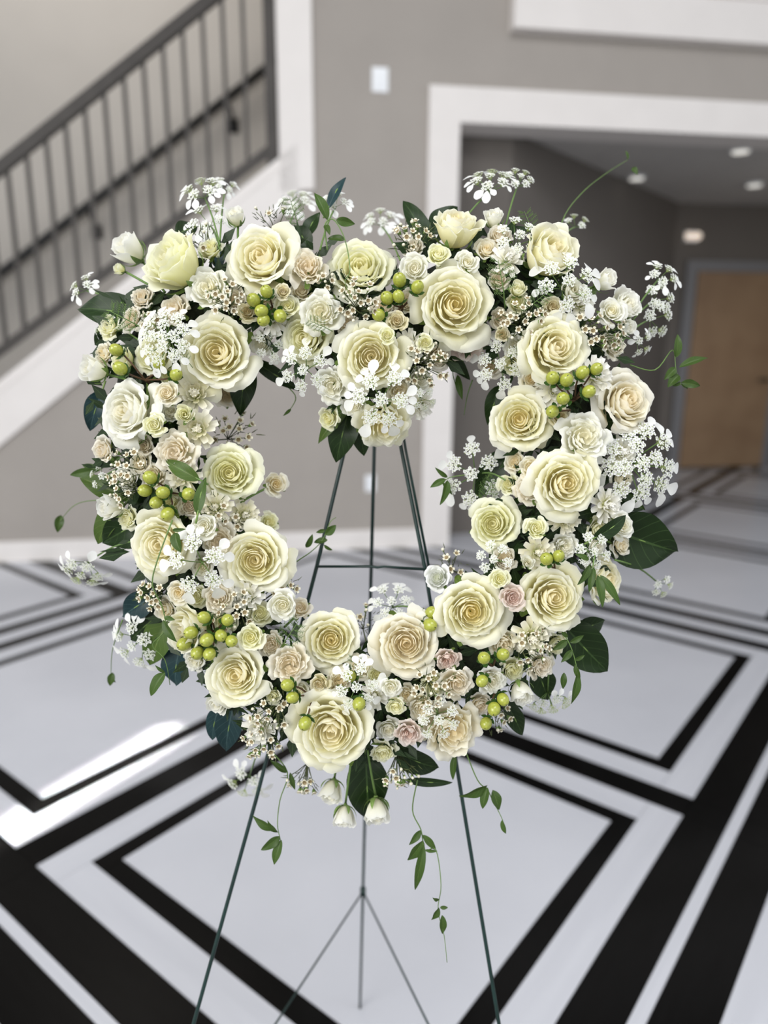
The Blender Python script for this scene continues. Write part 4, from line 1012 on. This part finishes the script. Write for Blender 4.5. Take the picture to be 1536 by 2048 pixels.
HYP = [
 ([(507,600),(533,583),(523,622),(527,640),(560,632)],(545,615),.006,'five green berries in the left lobe under the top large rose'),
 ([(774,596),(797,593),(799,560),(835,574),(757,630)],(805,615),.010,'green berries between the notch and the largest right lobe rose'),
 ([(232,700),(240,737),(318,727),(352,749)],(290,760),.012,'four green berries beside the big left lace flower'),
 ([(300,955),(290,981),(312,1005),(335,1028),(377,988),(326,985)],(340,985),.006,'six green berries on the left side below the blush rose'),
 ([(1105,756),(1133,760),(1165,745),(1193,738),(1178,783),(1126,797)],(1150,800),.018,'row of bright green berries on the right side with red brown stem'),
 ([(1105,823)],(1140,820),.012,'single green berry below the bright green row on the right side'),
 ([(1093,1118),(1117,1112)],(1110,1140),.014,'pair of green berries above the lower right large rose'),
 ([(408,1235),(382,1265),(368,1288),(414,1280),(442,1271),(463,1282),(395,1306),(419,1308),(455,1240)],(430,1262),.018,'big cluster of nine green berries at the lower left'),
 ([(575,1370),(585,1395),(610,1447)],(625,1395),.022,'three green berries with brown stem at the left of the biggest bottom rose'),
 ([(718,1408)],(735,1390),.018,'single green berry at the top right of the biggest bottom rose'),
 ([(863,1225),(860,1250)],(845,1240),.004,'pair of green berries left of the large open lower right rose'),
 ([(968,1316),(1006,1309),(964,1362)],(985,1335),.018,'three green berries under the large open lower right rose'),
 ([(1006,1399),(988,1418),(972,1447)],(990,1385),.014,'chain of three green berries at the bottom right'),
 ([(700,1352)],(712,1365),.010,'small pale green berry between the two inner bottom roses'),
]
for (l,bs,dz,lab) in HYP: berries(l,bs,dz,lab)
LEAVES = [
 (300,640,155,618,72,M_LF,-.005,'broad dark green leaf pointing left at the top left shoulder'),
 (305,630,268,578,52,M_LF,-.002,'short rounded dark leaf above the left pointing leaf, top left shoulder'),
 (245,655,190,690,50,M_LF,-.010,'small dark leaf below the left pointing leaf at the top left shoulder'),
 (495,720,480,832,58,M_LF,-.010,'dark leaf hanging into the open middle below the left lobe rose'),
 (505,720,600,782,32,M_LF,-.025,'narrow folded dark leaf left of the notch lace flower'),
 (855,500,806,402,46,M_LF,-.020,'dark pointed leaf standing up left of the ruffled top rose'),
 (860,470,915,415,48,M_LF,-.026,'dark leaf behind the ruffled top rose'),
 (655,420,692,355,20,M_LB,-.030,'small blue green leaf standing alone at the top'),
 (700,810,672,925,66,M_LF,-.014,'large dark leaf hanging from the notch point'),
 (705,800,636,888,34,M_LO,-.008,'olive leaf under the notch rosebud'),
 (718,830,728,912,46,M_LF,-.024,'dark leaf behind the large leaf at the notch point'),
 (205,780,180,862,46,M_LB,-.030,'blue green leaf behind the white left edge rose'),
 (262,1000,160,955,44,M_LO,-.012,'olive leaf pointing left above the dark pair at the left edge'),
 (300,1030,205,1085,80,M_LF,-.020,'broad dark leaf at the left edge, beside the large vine crossed rose'),
 (240,1010,196,1088,50,M_LO,-.026,'olive leaf behind the broad dark leaf at the left edge'),
 (310,1190,245,1232,52,M_LB,-.020,'blue green leaf at the left edge above the hanging lace flower'),
 (330,1220,262,1280,70,M_LF,-.028,'dark leaf behind the hanging lace flower at the lower left'),
 (345,1230,300,1330,68,M_LO,-.018,'large olive leaf right of the hanging lace flower'),
 (362,1290,352,1372,60,M_LB,-.022,'dark blue green leaf under the side-facing rose at lower left'),
 (470,1400,452,1502,56,M_LB,-.012,'large blue green leaf hanging at the lower left'),
 (440,1410,425,1480,34,M_LB,-.024,'narrow blue green leaf left of the larger hanging one'),
 (1200,1050,1354,1103,118,M_LF,-.008,'broadest dark leaf, pointing right under the small white rose'),
 (1185,1078,1252,1030,32,M_LF,.060,'narrow dark leaf touching the small white rose at the right edge'),
 (1120,1240,1215,1342,92,M_LF,-.014,'big dark pointed leaf at the lower right over the white floor'),
 (1145,1260,1210,1240,40,M_LF,-.022,'dark leaf right of the lower right large rose'),
 (1070,1330,1095,1400,52,M_LF,-.024,'dark leaf behind the bent lace stem at the bottom right'),
 (1010,1400,1045,1470,36,M_LF,-.020,'dark narrow leaf at the bottom right under the hanging bud'),
 (730,1500,735,1640,84,M_LF,-.034,'large dark leaf hanging behind the hanging rosebuds'),
 (790,1500,878,1535,56,M_LF,-.020,'dark leaf under the dusty pink bottom rose'),
 (810,1560,905,1565,18,M_LF,-.024,'thin dark leaf curling right below the bottom waxflowers'),
 (1005,900,950,1000,54,M_LF,-.024,'dark leaf behind the round inner lace flower'),
 (1000,770,975,850,40,M_LF,-.020,'dark leaf at the inner edge left of the inner right lobe rose'),
 (1030,620,1005,700,30,M_LF,-.030,'dark leaf under the waxflowers of the right lobe'),
 (1120,620,1195,580,46,M_LO,-.004,'olive leaf between the right shoulder rosebuds'),
 (960,540,945,465,34,M_LF,-.026,'dark leaf right of the ruffled top rose'),
 (440,540,425,468,34,M_LB,-.014,'blue green leaf left of the top left large rose'),
 (620,500,590,450,36,M_LF,-.026,'dark leaf behind the beige pink rose at the top'),
 (610,480,640,425,28,M_LF,-.030,'dark pointed leaf at the top between the two left top roses'),
 (400,960,330,920,30,M_LO,.078,'narrow green leaf above the six left berries'),
 (395,1030,412,955,24,M_LV,.088,'upright green leaf between the left berries and the cream white rose'),
 (885,700,940,760,30,M_LF,-.024,'dark leaf hanging at the inner edge under the largest right lobe rose'),
 (1230,985,1285,1020,34,M_LF,-.020,'dark leaf under the largest lace flower'),
 (350,470,395,455,40,M_LF,-.026,'dark leaf under the top left lace flowers'),
]
for l in LEAVES: leaf(*l)
VINES = [
 ([(655,500),(650,450),(668,440),(690,480),(700,540),(690,565),(706,600)],[(655,440,628,385,.40),(672,440,710,448,.5),(650,450,660,470,.5),(690,480,655,478,.45)],.092,'curling green vine with small leaves over the greenish cream top rose'),
 ([(1260,730),(1310,740),(1345,700),(1352,740),(1362,770)],[(1352,715,1355,668,.4),(1352,735,1328,760,.5),(1358,735,1416,716,.28),(1358,750,1335,775,.6),(1362,765,1400,772,.45),(1362,765,1345,772,.45),(1362,768,1375,778,.5)],-.010,'leafy green vine reaching right in front of the wooden door'),
 ([(1110,500),(1130,430),(1170,380),(1215,345),(1255,320)],[(1255,320,1250,300,.4),(1265,335,1275,350,.6)],-.20,'blurred vine curving up to the right against the hallway ceiling',[.0,-.08,-.14,-.18,-.20]),
 ([(540,1500),(575,1545),(560,1600),(555,1650),(562,1690),(552,1715)],[(550,1660,505,1630,.35),(556,1665,535,1640,.4),(560,1672,522,1700,.45),(563,1680,548,1730,.4),(575,1545,540,1520,.3),(580,1545,590,1580,.3)],-.030,'vine hanging at the bottom left in front of the easel left leg'),
 ([(835,1560),(825,1620),(842,1660),(850,1700),(872,1700),(882,1770),(876,1820),(888,1870),(894,1925)],[(842,1660,818,1690,.4),(845,1670,872,1700,.35),(848,1690,830,1780,.2),(846,1680,815,1720,.5),(850,1700,875,1702,.3),(878,1800,865,1795,.5),(878,1815,862,1840,.6),(880,1815,896,1815,.5),(884,1830,885,1868,.4)],-.020,'long vine hanging lowest in front of the white floor field'),
 ([(930,1500),(955,1560),(975,1580),(985,1600),(1005,1640),(1008,1665)],[(975,1570,918,1592,.4),(975,1575,965,1618,.45),(985,1580,998,1620,.55),(1004,1640,1012,1668,.4),(910,1510,906,1560,.3)],-.024,'vine with folded leaves hanging right of the easel right leg'),
 ([(345,1040),(315,1120),(305,1170),(325,1215),(330,1260),(305,1290),(330,1320),(340,1370)],[(345,1060,372,1058,.3),(350,1065,362,1105,.6),(330,1345,302,1392,.5),(330,1345,310,1330,.3),(328,1235,350,1240,.5),(326,1240,355,1285,.35)],.024,'long thin vine curling down over the left edge rose',[.080,.088,.085,.070,.060,.050,.040,.030]),
 ([(530,1190),(585,1130),(620,1105),(645,1080),(660,1045),(672,1035)],[(650,1060,632,1065,.5),(650,1070,672,1050,.6),(655,1080,628,1085,.5),(648,1090,665,1100,.4),(612,1095,625,1068,.45)],-.040,'vine crossing the easel left leg in the open middle'),
 ([(930,950),(900,955),(885,965)],[(895,955,870,935,.3),(892,958,860,975,.4),(895,960,880,1010,.35),(885,965,905,990,.3)],-.020,'small dark vine tip left of the round inner lace flower'),
 ([(560,760),(590,790),(585,812),(568,830)],[(582,818,566,832,.3)],-.040,'thin curling tendril in the open middle below the left of the notch'),
 ([(945,760),(935,790),(928,830)],[],-.040,'thin tendril hanging in the open middle from the right lobe'),
 ([(300,1000),(200,1000),(150,1010),(118,1045)],[(122,1030,115,1065,.55)],-.160,'blurred vine tip at the far left over the grey wall',[.0,-.06,-.12,-.16]),
 ([(290,900),(230,920),(190,945),(150,945)],[(240,912,205,935,.4),(200,940,165,930,.4),(190,940,140,950,.35)],-.060,'blurred green vine reaching left below the white left edge rose'),
 ([(245,1240),(225,1300),(222,1350)],[(225,1345,220,1372,.6),(222,1350,232,1365,.5)],-.140,'small blurred vine leaf at the lower left over the white floor',[.0,-.08,-.12]),
 ([(1100,1230),(1135,1280),(1150,1320),(1155,1350)],[(1135,1275,1122,1255,.4),(1135,1280,1105,1300,.45),(1140,1285,1168,1270,.4),(1145,1300,1122,1325,.4),(1150,1320,1170,1310,.4),(1150,1330,1160,1360,.4),(1155,1345,1142,1408,.28),(1128,1345,1126,1378,.4)],.045,'leafy vine hanging over the big dark leaves at the lower right'),
 ([(1190,1110),(1185,1150),(1200,1180),(1215,1200)],[(1180,1130,1155,1170,.35),(1188,1135,1178,1185,.3),(1195,1150,1205,1215,.28),(1200,1150,1240,1210,.26),(1178,1120,1150,1108,.4)],.078,'bunch of narrow dark leaves dangling over the lower right roses'),
 ([(925,690),(905,740),(918,790)],[(905,700,945,720,.35),(915,750,925,800,.3)],-.030,'dark leafed vine at the inner edge below the largest right lobe rose'),
 ([(1180,970),(1230,985),(1265,1000)],[(1240,985,1290,1020,.3),(1205,980,1240,995,.4)],-.016,'dark vine under the largest lace flower reaching right'),
 ([(650,1050),(590,1000)],[],-.06,'loose thin stem in the open middle'),
 ([(1290,1090),(1300,1135)],[(1262,1100,1290,1125,.3)],-.05,'thin twig below the broadest dark leaf'),
 ([(835,1110),(800,1130),(785,1165)],[],-.08,'faint thin stem arching over the inner bottom lace flower'),
]
for v in VINES[:18] + VINES[19:20]:
    vine(*v[:4], dzs=v[4] if len(v) > 4 else None)
FEA = [
 (1005,565,46,.2,.006,'fresh feathery green leaf in the right lobe beside the largest rose'),
 (640,650,26,1.2,.022,'dark feathery leaflet across the white garden spray rose'),
 (575,1275,40,-.6,.004,'dark feathery green leaf at the lower left, right of the greenish white rose'),
 (255,640,44,1.1,-.004,'feathery green leaf over the broad dark leaf at the top left shoulder'),
 (370,715,22,.6,.020,'small dark feathery leaflet between the left berries and the left lobe rose'),
 (1075,600,30,-.9,.012,'feathery green leaf under the top right rosebuds'),
 (1270,1115,26,-2.2,-.030,'feathery leaf tip below the broadest dark leaf'),
 (710,1345,32,0,.010,'feathery green ruff between the two inner bottom roses'),
 (440,1335,30,2.2,-.020,'feathery dark greens left of the lower left large rose'),
 (1060,450,30,.4,-.016,'feathery green top behind the top right lace flowers'),
 (590,430,36,.3,-.020,'feathery greens at the top between the left roses'),
 (975,985,34,-.4,-.018,'dark feathery greens behind the round inner lace flower'),
]
for f_ in FEA: feathery(*f_)


# small pale roses filling the gaps between the named flowers
ALIAS = ['top left large rose','side facing top left rose','tendril crossed top rose','largest right lobe rose','left lobe centre rose','white left edge rose','notch rose',
 'yellowish rose left of the notch','rose above the berry row','up facing top right rose','standing ruffled top rose','inner right lobe rose','cream right edge rose','golden creviced right rose',
 'inner yellow green right rose','inner yellow green left rose','vine crossed left edge rose','lower inner left rose','side facing lower left rose','lower left ivory rose','left inner bottom rose',
 'cream inner bottom rose','lower right open rose','lower right rose above leaves','biggest bottom rose','creamy bottom right rose','down facing notch rose','half hidden right edge rose','cream rose behind left lace flower']
DIRS = ['right', 'upper right', 'above', 'upper left', 'left', 'lower left', 'below', 'lower right']
PHR = {'right': 'to the right of', 'left': 'to the left of', 'above': 'directly above', 'below': 'directly below', 'upper right': 'upper right of', 'upper left': 'upper left of', 'lower left': 'lower left of', 'lower right': 'lower right of'}
rnd = random.Random(77); taken = [(t[0], t[1], t[2]) for t in BIG + MID + SMALL + MUMS]; used = set(); got = 0
for k in range(6000):
    x = rnd.uniform(170, 1330); y = rnd.uniform(420, 1540); v, dd = heart_near(x, y)
    if dd > 112: continue
    gap = min(math.hypot(x - q[0], y - q[1]) - q[2] * 0.92 for q in taken)
    if gap < 9: continue
    near = sorted(range(len(BIG)), key=lambda i: math.hypot(x - BIG[i][0], y - BIG[i][1]))[:3]; key = None
    for i in near:
        dr = DIRS[int(round(math.atan2(-(y - BIG[i][1]), x - BIG[i][0]) / (PI / 4))) % 8]
        if (i, dr) not in used: key = (i, dr); break
    if key is None: continue
    used.add(key); r = min(30, gap + 15); taken.append((x, y, r)); got += 1
    M, cn = rnd.choice([(M_WH, 'white'), (M_CR, 'cream'), (M_BL, 'blush'), (M_GC, 'greenish cream')])
    rose('filler_rose', 'flower', x, y, r, rnd.choice(['G', 'S']), M, None, None, -.020, 'small sunken %s rose %s the %s' % (cn, PHR[key[1]], ALIAS[key[0]]), None, 'filler roses sunk between the larger roses')
    if got >= 62: break
